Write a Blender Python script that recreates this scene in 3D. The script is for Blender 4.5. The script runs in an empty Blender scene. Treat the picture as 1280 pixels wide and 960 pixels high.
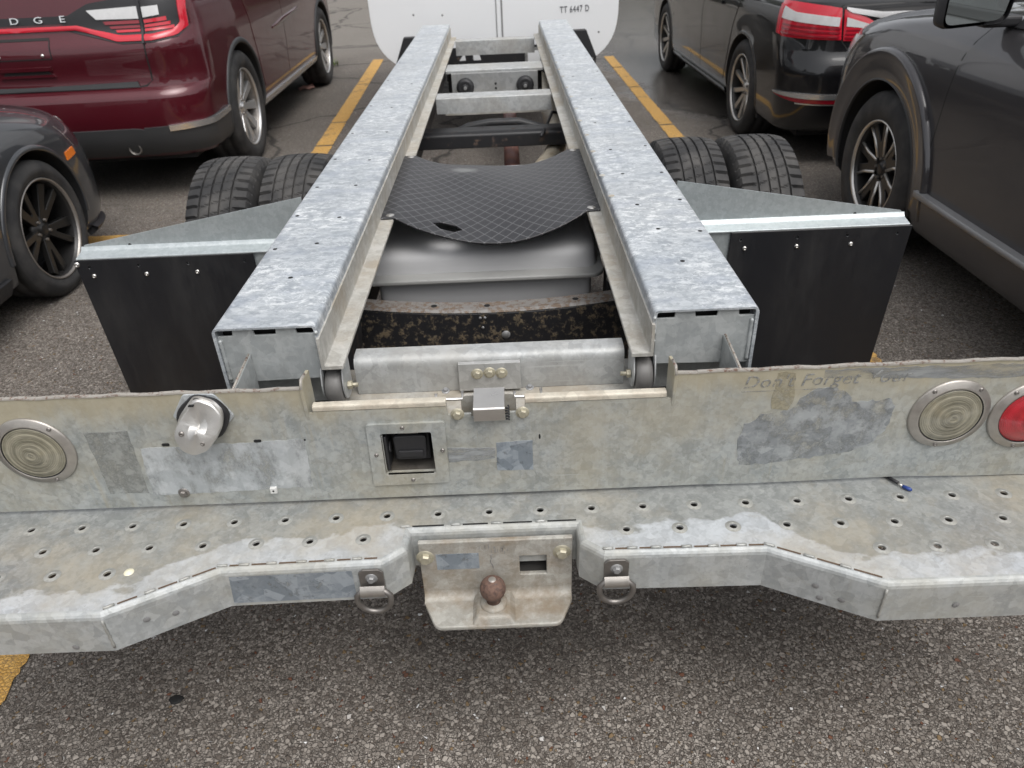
import bpy, bmesh, math, random
import numpy as np
from mathutils import Vector, Matrix, Euler
from mathutils.geometry import delaunay_2d_cdt
random.seed(7)
SC = bpy.context.scene
COL = SC.collection
R = math.radians
# ------------------------------------------------------------------ camera
cd = bpy.data.cameras.new('camera')
cam = bpy.data.objects.new('camera', cd); COL.objects.link(cam); SC.camera = cam
cam.location = (0.055, -1.10, 1.50)
cam.rotation_euler = (R(57.613), R(2.208), R(-0.946))
cd.sensor_width = 36; cd.lens = 25.93; cd.clip_start = 0.05; cd.clip_end = 1000
cd.dof.use_dof = True; cd.dof.focus_distance = 1.55; cd.dof.aperture_fstop = 6.5
# ------------------------------------------------------------------ sky, sun, exposure
SUN_EL, SUN_AZ = 62, 150
wd = bpy.data.worlds.new('World'); SC.world = wd; wd.use_nodes = True
nt = wd.node_tree; bg = nt.nodes['Background']
sky = nt.nodes.new('ShaderNodeTexSky'); sky.sky_type = 'NISHITA'; sky.sun_disc = False
sky.sun_elevation = R(SUN_EL); sky.sun_rotation = R(SUN_AZ)
sky.dust_density = 4.0; sky.air_density = 1.0; sky.ozone_density = 1.0
hs = nt.nodes.new('ShaderNodeHueSaturation'); hs.inputs['Saturation'].default_value = 0.16
nt.links.new(sky.outputs[0], hs.inputs['Color']); nt.links.new(hs.outputs[0], bg.inputs['Color'])
bg.inputs['Strength'].default_value = 0.15
sl = bpy.data.lights.new('sun', 'SUN'); sl.energy = 0.8; sl.angle = R(45); sl.color = (1, .97, .93)
so = bpy.data.objects.new('sun', sl); COL.objects.link(so); so.location = (0, 0, 20)
so.rotation_euler = Euler((R(90 - SUN_EL), 0, R(180 - SUN_AZ)))
SC.view_settings.view_transform = 'Standard'; SC.view_settings.look = 'None'
SC.view_settings.exposure = 0.58; SC.view_settings.gamma = 1
SC.view_settings.use_curve_mapping = False
SC.render.engine = 'CYCLES'
# ------------------------------------------------------------------ node helpers
class NT:
    def __init__(s, name):
        s.m = bpy.data.materials.new(name); s.m.use_nodes = True; s.t = s.m.node_tree
        s.b = s.t.nodes['Principled BSDF']; s.tc = s.t.nodes.new('ShaderNodeTexCoord')
    def n(s, typ, ins=None, **kw):
        nd = s.t.nodes.new('ShaderNode' + typ)
        for k, v in kw.items(): setattr(nd, k, v)
        for k, v in (ins or {}).items(): s.set(nd.inputs[k], v)
        return nd
    def set(s, sock, v):
        if isinstance(v, bpy.types.NodeSocket): s.t.links.new(v, sock)
        elif isinstance(v, (tuple, list)) and len(v) == 3 and sock.type == 'RGBA': sock.default_value = (*v, 1)
        else: sock.default_value = v
    def co(s, scale=(1, 1, 1), rot=(0, 0, 0), loc=(0, 0, 0)):
        return s.n('Mapping', {'Vector': s.tc.outputs['Object'], 'Scale': scale, 'Rotation': rot, 'Location': loc}).outputs[0]
    def noise(s, vec, scale, detail=4, rough=.55, dist=0):
        return s.n('TexNoise', {'Vector': vec, 'Scale': scale, 'Detail': detail, 'Roughness': rough, 'Distortion': dist}).outputs['Fac']
    def vor(s, vec, scale, feature='F1', out='Color', rnd=1.0):
        nd = s.n('TexVoronoi', {'Vector': vec, 'Scale': scale, 'Randomness': rnd}, feature=feature)
        return nd.outputs[out]
    def ramp(s, fac, a, b, c0=(0, 0, 0), c1=(1, 1, 1), mode='EASE'):
        nd = s.n('ValToRGB', {'Fac': fac}); e = nd.color_ramp.elements
        e[0].position = a; e[1].position = b; e[0].color = (*c0, 1); e[1].color = (*c1, 1)
        nd.color_ramp.interpolation = mode
        return nd.outputs[0]
    def mix(s, f, a, b, mode='MIX'):
        nd = s.n('Mix', data_type='RGBA', blend_type=mode)
        s.set(nd.inputs[0], f); s.set(nd.inputs[6], a); s.set(nd.inputs[7], b)
        return nd.outputs[2]
    def math(s, op, a, b=0.0, c=0.0):
        nd = s.n('Math', operation=op); s.set(nd.inputs[0], a); s.set(nd.inputs[1], b); s.set(nd.inputs[2], c)
        return nd.outputs[0]
    def sep(s, v): return s.n('SeparateXYZ', {0: v}).outputs
    def bump(s, h, strength=.3, dist=.01):
        nd = s.n('Bump', {'Height': h, 'Strength': strength, 'Distance': dist}); s.t.links.new(nd.outputs[0], s.b.inputs['Normal'])
    def out(s, **kw):
        for k, v in kw.items(): s.set(s.b.inputs[k.replace('_', ' ')], v)
        return s.m
def plain(name, col, rough=.5, metal=0., var=.12, scale=14, coat=0., bump=0., spec=.5):
    n = NT(name); f = n.noise(n.co(), scale, 5)
    c = n.mix(f, tuple(v * (1 - var) for v in col), tuple(min(1, v * (1 + var)) for v in col))
    r = n.math('ADD', n.math('MULTIPLY', f, .16), rough - .08)
    n.out(Base_Color=c, Roughness=r, Metallic=metal, Specular_IOR_Level=spec)
    if coat: n.out(Coat_Weight=coat, Coat_Roughness=.04)
    if bump: n.bump(n.noise(n.co(), scale * 8, 3), bump, .004)
    return n.m
def paint(name, col, metal=.35, flake=.1):
    n = NT(name)
    dust = n.ramp(n.noise(n.co(), 3.0, 6), .45, .8)
    c = n.mix(n.math('MULTIPLY', n.noise(n.co(), 900, 1), flake), col, tuple(min(1, v * 1.8 + .02) for v in col))
    c = n.mix(n.math('MULTIPLY', dust, .035), c, (.22, .2, .18))
    n.out(Base_Color=c, Metallic=metal, Roughness=n.math('ADD', n.math('MULTIPLY', dust, .1), .34), Specular_IOR_Level=.2, Coat_Weight=1.0, Coat_Roughness=n.math('ADD', n.math('MULTIPLY', dust, .03), .015))
    return n.m
def galv(name, lo, hi, white, sc=1.0, stretch=(1, 1, 1), dirt=(.30, .24, .15), damt=.35, dscale=2.5, wamt=.7, metal=.35, rough=.48, zband=None, streak=0., wear=None, grain=(160, 160, 9), flake=(.50, .66), wobble=.012, cw=.36, alpha=None, wisps=0.):
    n = NT(name); v = n.co(stretch); v0 = n.co()
    wob = n.n('TexNoise', {'Vector': v, 'Scale': 34 * sc, 'Detail': 5.0, 'Roughness': .7}).outputs['Color']
    vv = n.n('VectorMath', {0: v, 1: n.n('VectorMath', {0: wob, 1: (wobble / sc,) * 3}, operation='MULTIPLY').outputs[0]}, operation='ADD').outputs[0]
    cell = n.sep(n.vor(vv, 42 * sc))[0]
    cell2 = n.sep(n.vor(vv, 120 * sc))[1]
    fb = n.noise(v, 11 * sc, 9, .68, .3)
    gr = n.noise(n.co(grain), 1.0, 3, .6)
    f = n.math('ADD', n.math('MULTIPLY', cell, cw), n.math('MULTIPLY', cell2, .20)); f = n.math('SUBTRACT', f, (cw - .24) * .5 + .03)
    f = n.math('ADD', f, n.math('MULTIPLY', fb, .62)); f = n.math('ADD', f, n.math('MULTIPLY', gr, .26))
    c = n.mix(n.ramp(f, .38, .90), lo, hi)
    w = n.math('MULTIPLY', n.ramp(n.noise(v, 30 * sc, 8, .72, .5), *flake), n.ramp(n.noise(v0, 4, 4), .32, .60))
    c = n.mix(n.math('MULTIPLY', w, wamt), c, white)
    if wisps:
        ww = n.noise(v, 26 * sc, 5, .6, .8); k2 = n.ramp(n.math('ABSOLUTE', n.math('SUBTRACT', ww, .5)), .0, .022, (1, 1, 1), (0, 0, 0)); c = n.mix(n.math('MULTIPLY', n.math('MULTIPLY', k2, n.ramp(n.noise(v0, 9, 3), .38, .58)), wisps), c, white)
        c = n.mix(n.math('MULTIPLY', n.ramp(n.noise(v, 7 * sc, 5, .6), .5, .62), .35), c, (lo[0] * .98, lo[1] * 1.01, lo[2] * 1.12))
    if wear:
        px, py, pz = n.sep(n.tc.outputs['Object']); ax = n.math('ABSOLUTE', px)
        edge = n.math('SUBTRACT', n.math('MULTIPLY', n.ramp(ax, .46, .66), -.105), .085)
        k = n.math('ADD', n.math('SUBTRACT', edge, py), n.math('MULTIPLY', n.math('SUBTRACT', n.noise(n.co((1, 1.6, 1)), 7, 5, .6), .5), .16))
        wm_ = n.math('MULTIPLY', n.ramp(n.math('ADD', n.math('MULTIPLY', k, 10), .5), .46, .60), .85); c = n.mix(wm_, c, n.mix(n.ramp(f, .4, .85), tuple(x * .80 for x in wear), tuple(x * 1.08 for x in wear)))
        c = n.mix(n.math('MULTIPLY', n.ramp(n.math('ABSOLUTE', k), .0, .006, (1, 1, 1), (0, 0, 0)), .22), c, (.2, .19, .16))
    dn = n.noise(v0, dscale, 9, .68)
    d = n.math('MULTIPLY', n.ramp(dn, .40, .66), damt)
    if zband:
        z = n.sep(n.tc.outputs['Object'])[2]
        zb = n.ramp(n.math('ADD', n.math('MULTIPLY', n.math('SUBTRACT', z, zband[0]), 1 / (zband[1] - zband[0])), n.math('MULTIPLY', n.math('SUBTRACT', n.noise(n.co((1, 1, .35)), 6, 8, .7), .5), 2.2)), .0, 1.1)
        d = n.math('MAXIMUM', d, n.math('MULTIPLY', zb, zband[2]))
    if streak:
        s = n.math('MULTIPLY', n.ramp(n.noise(n.co((42, 42, 2.2)), 1.0, 6, .7), .48, .76), n.ramp(n.noise(v0, 5, 3), .35, .6))
        d = n.math('MAXIMUM', d, n.math('MULTIPLY', s, streak))
    c = n.mix(d, c, n.mix(n.noise(v0, 24, 7, .7), tuple(x * .78 for x in dirt), tuple(min(1, x * 1.12) for x in dirt)))
    tide = n.ramp(n.math('ABSOLUTE', n.math('SUBTRACT', dn, .47)), .0, .010, (1, 1, 1), (0, 0, 0))
    c = n.mix(n.math('MULTIPLY', tide, .16 * min(1, damt * 2.5)), c, tuple(x * .6 for x in dirt))
    scr = n.math('MULTIPLY', n.ramp(n.noise(n.co((2.2, 2.2, 230)), 1.2, 2), .66, .70), n.ramp(n.noise(v0, 9, 2), .5, .62))
    c = n.mix(n.math('MULTIPLY', scr, .35), c, white)
    spk = n.ramp(n.noise(v0, 150, 3, .7), .68, .75)
    c = n.mix(n.math('MULTIPLY', spk, .45), c, (.09, .075, .06))
    n.out(Base_Color=c, Metallic=n.math('SUBTRACT', metal, n.math('MULTIPLY', d, metal)), Roughness=n.math('ADD', n.math('ADD', rough - .08, n.math('MULTIPLY', f, .14)), n.math('MULTIPLY', d, .22)))
    if alpha: n.out(Alpha=n.ramp(n.noise(n.co(alpha[3] if len(alpha) > 3 else (1, 1, 1)), alpha[0], 8, .66), alpha[1] - .08, alpha[2] + .12))
    n.bump(n.math('ADD', f, n.math('MULTIPLY', n.noise(v0, 90, 4), .5)), .16, .0025)
    return n.m
def rustmat(name, a, b, base, amt=.5, sc=30):
    n = NT(name); v = n.co()
    f = n.ramp(n.noise(v, sc, 6, .7), 1 - amt - .08, 1 - amt + .08)
    c = n.mix(f, base, n.mix(n.noise(v, sc * 2, 3), a, b))
    n.out(Base_Color=c, Roughness=n.math('ADD', .45, n.math('MULTIPLY', f, .4)), Metallic=0.0); n.bump(f, .4, .002)
    return n.m
# ------------------------------------------------------------------ mesh helpers
class MB:
    def __init__(s): s.v = []; s.f = []; s.sm = []
    def add(s, vs, fs, smooth=False):
        o = len(s.v); s.v += [tuple(x) for x in vs]; s.f += [tuple(i + o for i in f) for f in fs]; s.sm += [smooth] * len(fs); return s
    def box(s, a, b):
        (x0, y0, z0), (x1, y1, z1) = a, b
        x0, x1 = min(x0, x1), max(x0, x1); y0, y1 = min(y0, y1), max(y0, y1); z0, z1 = min(z0, z1), max(z0, z1)
        return s.add([(x0, y0, z0), (x1, y0, z0), (x1, y1, z0), (x0, y1, z0), (x0, y0, z1), (x1, y0, z1), (x1, y1, z1), (x0, y1, z1)],
                     [(0, 3, 2, 1), (4, 5, 6, 7), (0, 1, 5, 4), (1, 2, 6, 5), (2, 3, 7, 6), (3, 0, 4, 7)])
    def prism(s, poly, ax, a, b, smooth=False):
        # poly: 2D points; ax 'x': (y,z) extruded along x; 'y': (x,z); 'z': (x,y)
        def P(p, t): return (t, p[0], p[1]) if ax == 'x' else ((p[0], t, p[1]) if ax == 'y' else (p[0], p[1], t))
        n = len(poly); vs = [P(p, a) for p in poly] + [P(p, b) for p in poly]
        fs = [tuple(range(n)), tuple(range(2 * n - 1, n - 1, -1))]
        s.add(vs, fs); o = len(s.v) - 2 * n
        for i in range(n):
            s.f.append((o + i, o + (i + 1) % n, o + n + (i + 1) % n, o + n + i)); s.sm.append(smooth)
        return s
    def cyl(s, p0, p1, r0, r1=None, n=16, caps=True, smooth=True):
        r1 = r0 if r1 is None else r1
        p0, p1 = Vector(p0), Vector(p1); d = (p1 - p0).normalized()
        a = d.orthogonal().normalized(); b = d.cross(a); vs = []
        for p, r in ((p0, r0), (p1, r1)):
            vs += [p + (a * math.cos(2 * math.pi * i / n) + b * math.sin(2 * math.pi * i / n)) * r for i in range(n)]
        fs = [(i, (i + 1) % n, n + (i + 1) % n, n + i) for i in range(n)]
        s.add(vs, fs, smooth)
        if caps:
            o = len(s.v) - 2 * n
            s.f += [tuple(o + i for i in range(n - 1, -1, -1)), tuple(o + n + i for i in range(n))]; s.sm += [False, False]
        return s
    def tube(s, pts, r, n=10, closed=False):
        pts = [Vector(p) for p in pts]; m = len(pts); vs = []; ref = None
        for i, p in enumerate(pts):
            d = (pts[(i + 1) % m] - pts[i - 1]) if closed else (pts[min(i + 1, m - 1)] - pts[max(i - 1, 0)])
            d.normalize()
            if ref is None: ref = d.orthogonal().normalized()
            a = (ref - d * ref.dot(d)).normalized(); ref = a; b = d.cross(a)
            rr = r[i] if isinstance(r, (list, tuple)) else r
            vs += [p + (a * math.cos(2 * math.pi * k / n) + b * math.sin(2 * math.pi * k / n)) * rr for k in range(n)]
        fs = []
        for i in range(m if closed else m - 1):
            for k in range(n):
                j = (i + 1) % m
                fs.append((i * n + k, i * n + (k + 1) % n, j * n + (k + 1) % n, j * n + k))
        if not closed: fs += [tuple(range(n - 1, -1, -1)), tuple((m - 1) * n + k for k in range(n))]
        return s.add(vs, fs, True)
    def lathe(s, prof, o, axis, n=32, smooth=True):
        # prof: (r, h) along axis from o
        o = Vector(o); d = Vector(axis).normalized(); a = d.orthogonal().normalized(); b = d.cross(a); vs = []
        for r, h in prof:
            vs += [o + d * h + (a * math.cos(2 * math.pi * k / n) + b * math.sin(2 * math.pi * k / n)) * max(r, 1e-5) for k in range(n)]
        fs = [(i * n + k, i * n + (k + 1) % n, (i + 1) * n + (k + 1) % n, (i + 1) * n + k) for i in range(len(prof) - 1) for k in range(n)]
        return s.add(vs, fs, smooth)
    def grid(s, fn, nu, nv, smooth=True):
        vs = [fn(i / nu, j / nv) for j in range(nv + 1) for i in range(nu + 1)]
        fs = [(j * (nu + 1) + i, j * (nu + 1) + i + 1, (j + 1) * (nu + 1) + i + 1, (j + 1) * (nu + 1) + i) for j in range(nv) for i in range(nu)]
        return s.add(vs, fs, smooth)
    def sheet(s, outer, holes, ax, a, b):
        # polygon with holes, extruded between a and b
        loops = [outer] + holes; pts = []; edges = []
        for lp in loops:
            o = len(pts); pts += [Vector(p) for p in lp]; edges += [(o + i, o + (i + 1) % len(lp)) for i in range(len(lp))]
        V, E, F, *_ = delaunay_2d_cdt(pts, edges, [], 2, 1e-7)
        def inside(p, lp):
            c = False; n = len(lp)
            for i in range(n):
                x0, y0 = lp[i]; x1, y1 = lp[(i + 1) % n]
                if (y0 > p[1]) != (y1 > p[1]) and p[0] < (x1 - x0) * (p[1] - y0) / (y1 - y0) + x0: c = not c
            return c
        fs = []
        for f in F:
            c = [sum(V[i][k] for i in f) / len(f) for k in (0, 1)]
            if inside(c, outer) and not any(inside(c, h) for h in holes): fs.append(tuple(f))
        def P(p, t): return (t, p[0], p[1]) if ax == 'x' else ((p[0], t, p[1]) if ax == 'y' else (p[0], p[1], t))
        n = len(V); vs = [P(p, a) for p in V] + [P(p, b) for p in V]
        cnt = {}
        for f in fs:
            for i in range(len(f)):
                e = (f[i], f[(i + 1) % len(f)]); cnt[e] = 1
        side = [(i, j, j + n, i + n) for (i, j) in cnt if (j, i) not in cnt]
        return s.add(vs, fs + [tuple(i + n for i in reversed(f)) for f in fs] + side)
    def xf(s, M): s.v = [tuple(M @ Vector(v)) for v in s.v]; return s
    def mesh(s, name):
        me = bpy.data.meshes.new(name); me.from_pydata(s.v, [], s.f); me.polygons.foreach_set('use_smooth', s.sm); me.update()
        bm = bmesh.new(); bm.from_mesh(me); bmesh.ops.recalc_face_normals(bm, faces=bm.faces); bm.to_mesh(me); bm.free()
        return me
def link(name, me, m, parent=None):
    o = bpy.data.objects.new(name, me); COL.objects.link(o)
    if m and not me.materials: me.materials.append(m)
    if parent: o.parent = parent
    return o
def obj(name, mb, m, parent=None, bevel=0, seg=2, angle=None):
    me = mb.mesh(name) if isinstance(mb, MB) else mb
    o = link(name, me, m, parent)
    if bevel:
        md = o.modifiers.new('bevel', 'BEVEL'); md.width = bevel; md.segments = seg; md.limit_method = 'ANGLE'; md.angle_limit = R(40); md.harden_normals = False
    if angle: me.polygons.foreach_set('use_smooth', [True] * len(me.polygons)); me.set_sharp_from_angle(angle=R(angle))
    return o
def copy(o, parent, loc=None):
    c = o.copy(); COL.objects.link(c); c.parent = parent
    if loc is not None: c.location = loc
    return c
def thing(name, label, cat, loc=(0, 0, 0), rz=0, group=None):
    o = bpy.data.objects.new(name, None); COL.objects.link(o); o.location = loc; o.rotation_euler = (0, 0, rz); o.empty_display_size = .1
    return tag(o, label, cat, group)
def tag(o, label, cat, group=None):
    o['label'] = label; o['category'] = cat
    if group: o['group'] = group
    return o
def struct(o): o['kind'] = 'structure'; return o
def rpoly(pts, rad, n=5):
    # round polygon corners: rad list (0 = sharp)
    out = []; m = len(pts)
    for i, p in enumerate(pts):
        r = rad[i] if isinstance(rad, (list, tuple)) else rad
        if r <= 0: out.append(tuple(p)); continue
        p = Vector(p); a = (Vector(pts[i - 1]) - p); b = (Vector(pts[(i + 1) % m]) - p)
        r = min(r, a.length * .49, b.length * .49); A = p + a.normalized() * r; B = p + b.normalized() * r
        for k in range(n + 1):
            t = k / n; out.append(tuple(A * (1 - t) ** 2 + p * 2 * t * (1 - t) + B * t * t))
    return out
def circ(cx, cy, r, n=16, ry=None): return [(cx + r * math.cos(2 * math.pi * i / n), cy + (ry or r) * math.sin(2 * math.pi * i / n)) for i in range(n)]
def textmesh(name, s, size, extr=.001, spacing=1.0, shear=0.):
    cu = bpy.data.curves.new(name, 'FONT'); cu.body = s; cu.size = size; cu.extrude = extr; cu.space_character = spacing; cu.shear = shear
    cu.align_x = 'CENTER'; cu.align_y = 'CENTER'; cu.resolution_u = 3
    o = bpy.data.objects.new(name, cu); COL.objects.link(o)
    bpy.context.view_layer.update()
    me = bpy.data.meshes.new_from_object(o.evaluated_get(bpy.context.evaluated_depsgraph_get()))
    bpy.data.objects.remove(o); bpy.data.curves.remove(cu); me.name = name
    return me
# ------------------------------------------------------------------ materials
M_rail = galv('galvanised_rail', (.30, .33, .36), (.52, .55, .575), (.76, .78, .79), sc=1.5, stretch=(.8, 1.25, 1), damt=.16, dirt=(.40, .385, .35), dscale=1.6, wamt=.9, metal=.35, rough=.42, flake=(.50, .60), grain=(8, 60, 30), wobble=.03, cw=.30, wisps=.8)
M_railside = galv('galvanised_side', (.32, .34, .35), (.45, .47, .48), (.60, .62, .62), sc=1.2, stretch=(1, .6, 1), damt=.25, wamt=.5)
M_ledge = galv('dirty_ledge', (.34, .33, .30), (.46, .45, .42), (.58, .56, .52), sc=1, dirt=(.30, .25, .18), damt=.65, dscale=5, wamt=.35, metal=.15, rough=.6)
M_panel = galv('weathered_panel', (.25, .27, .268), (.41, .43, .425), (.52, .54, .535), sc=1.15, dirt=(.375, .325, .215), damt=.52, dscale=3.6, wamt=.45, metal=.25, rough=.5, zband=(.70, .80, .78), streak=.6, cw=.22)
M_step = galv('weathered_step', (.205, .215, .21), (.325, .335, .325), (.46, .47, .46), sc=1.15, dirt=(.345, .29, .195), damt=.55, dscale=3.0, wamt=.35, metal=.25, rough=.45, wear=(.50, .525, .55), cw=.22)
M_skirt = galv('step_front_zinc', (.31, .325, .325), (.44, .455, .455), (.54, .555, .555), sc=1.1, dirt=(.35, .325, .255), damt=.5, dscale=4.5, wamt=.35, streak=.3, metal=.25, rough=.5)
M_hitch = galv('hitch_zinc', (.31, .30, .27), (.43, .42, .385), (.52, .50, .47), sc=1.3, dirt=(.20, .15, .095), damt=.85, dscale=9, wamt=.2, metal=.2, rough=.5)
M_clean = galv('clean_zinc_patch', (.215, .25, .285), (.345, .385, .425), (.44, .475, .50), sc=.8, damt=.08, wamt=.35, metal=.35, rough=.45, wobble=.002, cw=.6, alpha=(55, .30, .36))
M_pale = galv('pale_zinc_patch', (.40, .43, .45), (.52, .55, .57), (.64, .67, .68), sc=.8, damt=.15, wamt=.5, metal=.3, rough=.45, streak=.25, alpha=(22, .34, .44, (1, 1, .6)))
M_sheet = galv('bright_zinc_sheet', (.42, .46, .47), (.50, .54, .55), (.60, .63, .64), sc=2.2, damt=.06, wamt=.2, metal=.55, rough=.38)
M_cross = galv('cross_member_zinc', (.33, .34, .34), (.44, .45, .45), (.56, .57, .56), sc=1, dirt=(.30, .27, .22), damt=.35, dscale=5, wamt=.4, metal=.3, rough=.5)
M_endplate = galv('end_plate_zinc', (.34, .36, .365), (.46, .48, .48), (.54, .56, .56), sc=.9, damt=.12, wamt=.4, metal=.3, rough=.48)
M_rust = rustmat('rust', (.10, .045, .028), (.17, .085, .055), (.30, .28, .25), .42, 110)
M_ball = rustmat('rusty_ball', (.105, .058, .042), (.17, .105, .08), (.075, .045, .036), .55, 110)
M_mottle = rustmat('black_paint_rusting', (.20, .13, .07), (.09, .085, .06), (.012, .012, .014), .42, 48)
M_blackrust = rustmat('black_frame', (.14, .08, .05), (.09, .07, .06), (.022, .022, .024), .36, 22)
M_brownpipe = rustmat('rusty_shaft', (.14, .06, .045), (.20, .10, .08), (.12, .055, .05), .5, 14)
M_cream = rustmat('exhaust_pipe', (.30, .22, .14), (.42, .36, .27), (.50, .45, .36), .4, 12)
M_steel = plain('bright_steel', (.62, .60, .57), .3, .9, .1, 30)
M_dring = plain('ring_steel', (.23, .215, .20), .45, .8, .3, 50)
M_chrome = plain('lamp_housing', (.58, .57, .55), .42, .75, .14, 60, bump=.15)
M_zincbolt = plain('zinc_bolt', (.42, .39, .30), .5, .5, .25, 120)
M_black = plain('black_plastic', (.016, .016, .018), .55, 0, .25, 20, bump=.1)
def flapmat():
    n = NT('flap_rubber'); v = n.co()
    d = n.math('MULTIPLY', n.ramp(n.noise(n.co((3, 3, .8)), 3.0, 8, .7), .42, .78), .32); d = n.math('MAXIMUM', d, n.math('MULTIPLY', n.ramp(n.noise(v, 55, 4, .7), .66, .74), .35))
    n.out(Base_Color=n.mix(d, (.0095, .010, .0125), (.05, .047, .043)), Roughness=n.math('ADD', .42, n.math('MULTIPLY', d, .6))); n.bump(n.noise(v, 2.5, 3), .5, .02)
    return n.m
M_flap = flapmat()
M_dark = plain('dark_void', (.008, .008, .008), .8, 0, .3, 20)
M_tank = plain('grey_tank', (.38, .38, .385), .62, .0, .22, 4, bump=.08)
M_grey = plain('grey_metal', (.25, .25, .25), .45, .3, .2, 12)
M_lip = plain('bronze_trim', (.40, .375, .345), .40, .75, .25, 70, bump=.12)
M_white = plain('white_panel', (.74, .75, .76), .35, 0, .03, 3)
M_whitecab = plain('white_paint', (.72, .73, .74), .25, 0, .03, 3, coat=.5)
M_glass = plain('tinted_glass', (.012, .014, .015), .06, 0, .1, 3, coat=1)
M_blue = plain('blue_connector', (.02, .05, .22), .35, 0, .1, 30)
M_letter = plain('black_letter', (.05, .05, .06), .5, 0, .1, 30)
M_ghost = galv('letter_ghost', (.29, .30, .30), (.42, .43, .425), (.50, .51, .50), sc=1.5, damt=.2, wamt=.4, alpha=(60, .42, .56))
def lensmat(name, col, trans):
    n = NT(name); f = n.noise(n.co(), 40, 4)
    n.out(Base_Color=n.mix(f, tuple(v * .8 for v in col), col), Roughness=.16, Transmission_Weight=trans, Coat_Weight=.6, Coat_Roughness=.1)
    return n.m
def ringlens(name, a, b, freq):
    n = NT(name); x, y, z = n.sep(n.tc.outputs['Object']); r = n.math('SQRT', n.math('ADD', n.math('MULTIPLY', x, x), n.math('MULTIPLY', z, z)))
    wv = n.math('SINE', n.math('MULTIPLY', r, freq)); slow = n.math('SINE', n.math('MULTIPLY', r, 330.0))
    f = n.math('ADD', n.math('MULTIPLY', wv, .07), n.math('ADD', .5, n.math('MULTIPLY', slow, .12))); f = n.math('ADD', f, n.math('MULTIPLY', n.math('SUBTRACT', n.noise(n.co(), 45, 5), .5), .7))
    n.out(Base_Color=n.mix(n.ramp(f, .1, .95), a, b), Roughness=.2, Coat_Weight=.7, Coat_Roughness=.08); n.bump(wv, .25, .0015)
    return n.m
M_clear = ringlens('clear_lens', (.15, .14, .10), (.36, .335, .255), 1900.0)
M_redlens = ringlens('red_lens', (.28, .006, .012), (.50, .016, .03), 2400.0)
def tyremat(name, dust=.5):
    n = NT(name); f = n.ramp(n.noise(n.co(), 9, 6), .35, .75)
    n.out(Base_Color=n.mix(n.math('MULTIPLY', f, dust), (.018, .018, .019), (.085, .08, .075)), Roughness=.78); n.bump(n.noise(n.co(), 160, 2), .15, .002)
    return n.m
M_tyre = tyremat('tyre_rubber', .45); M_tread = tyremat('tread_rubber', .75)
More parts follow.
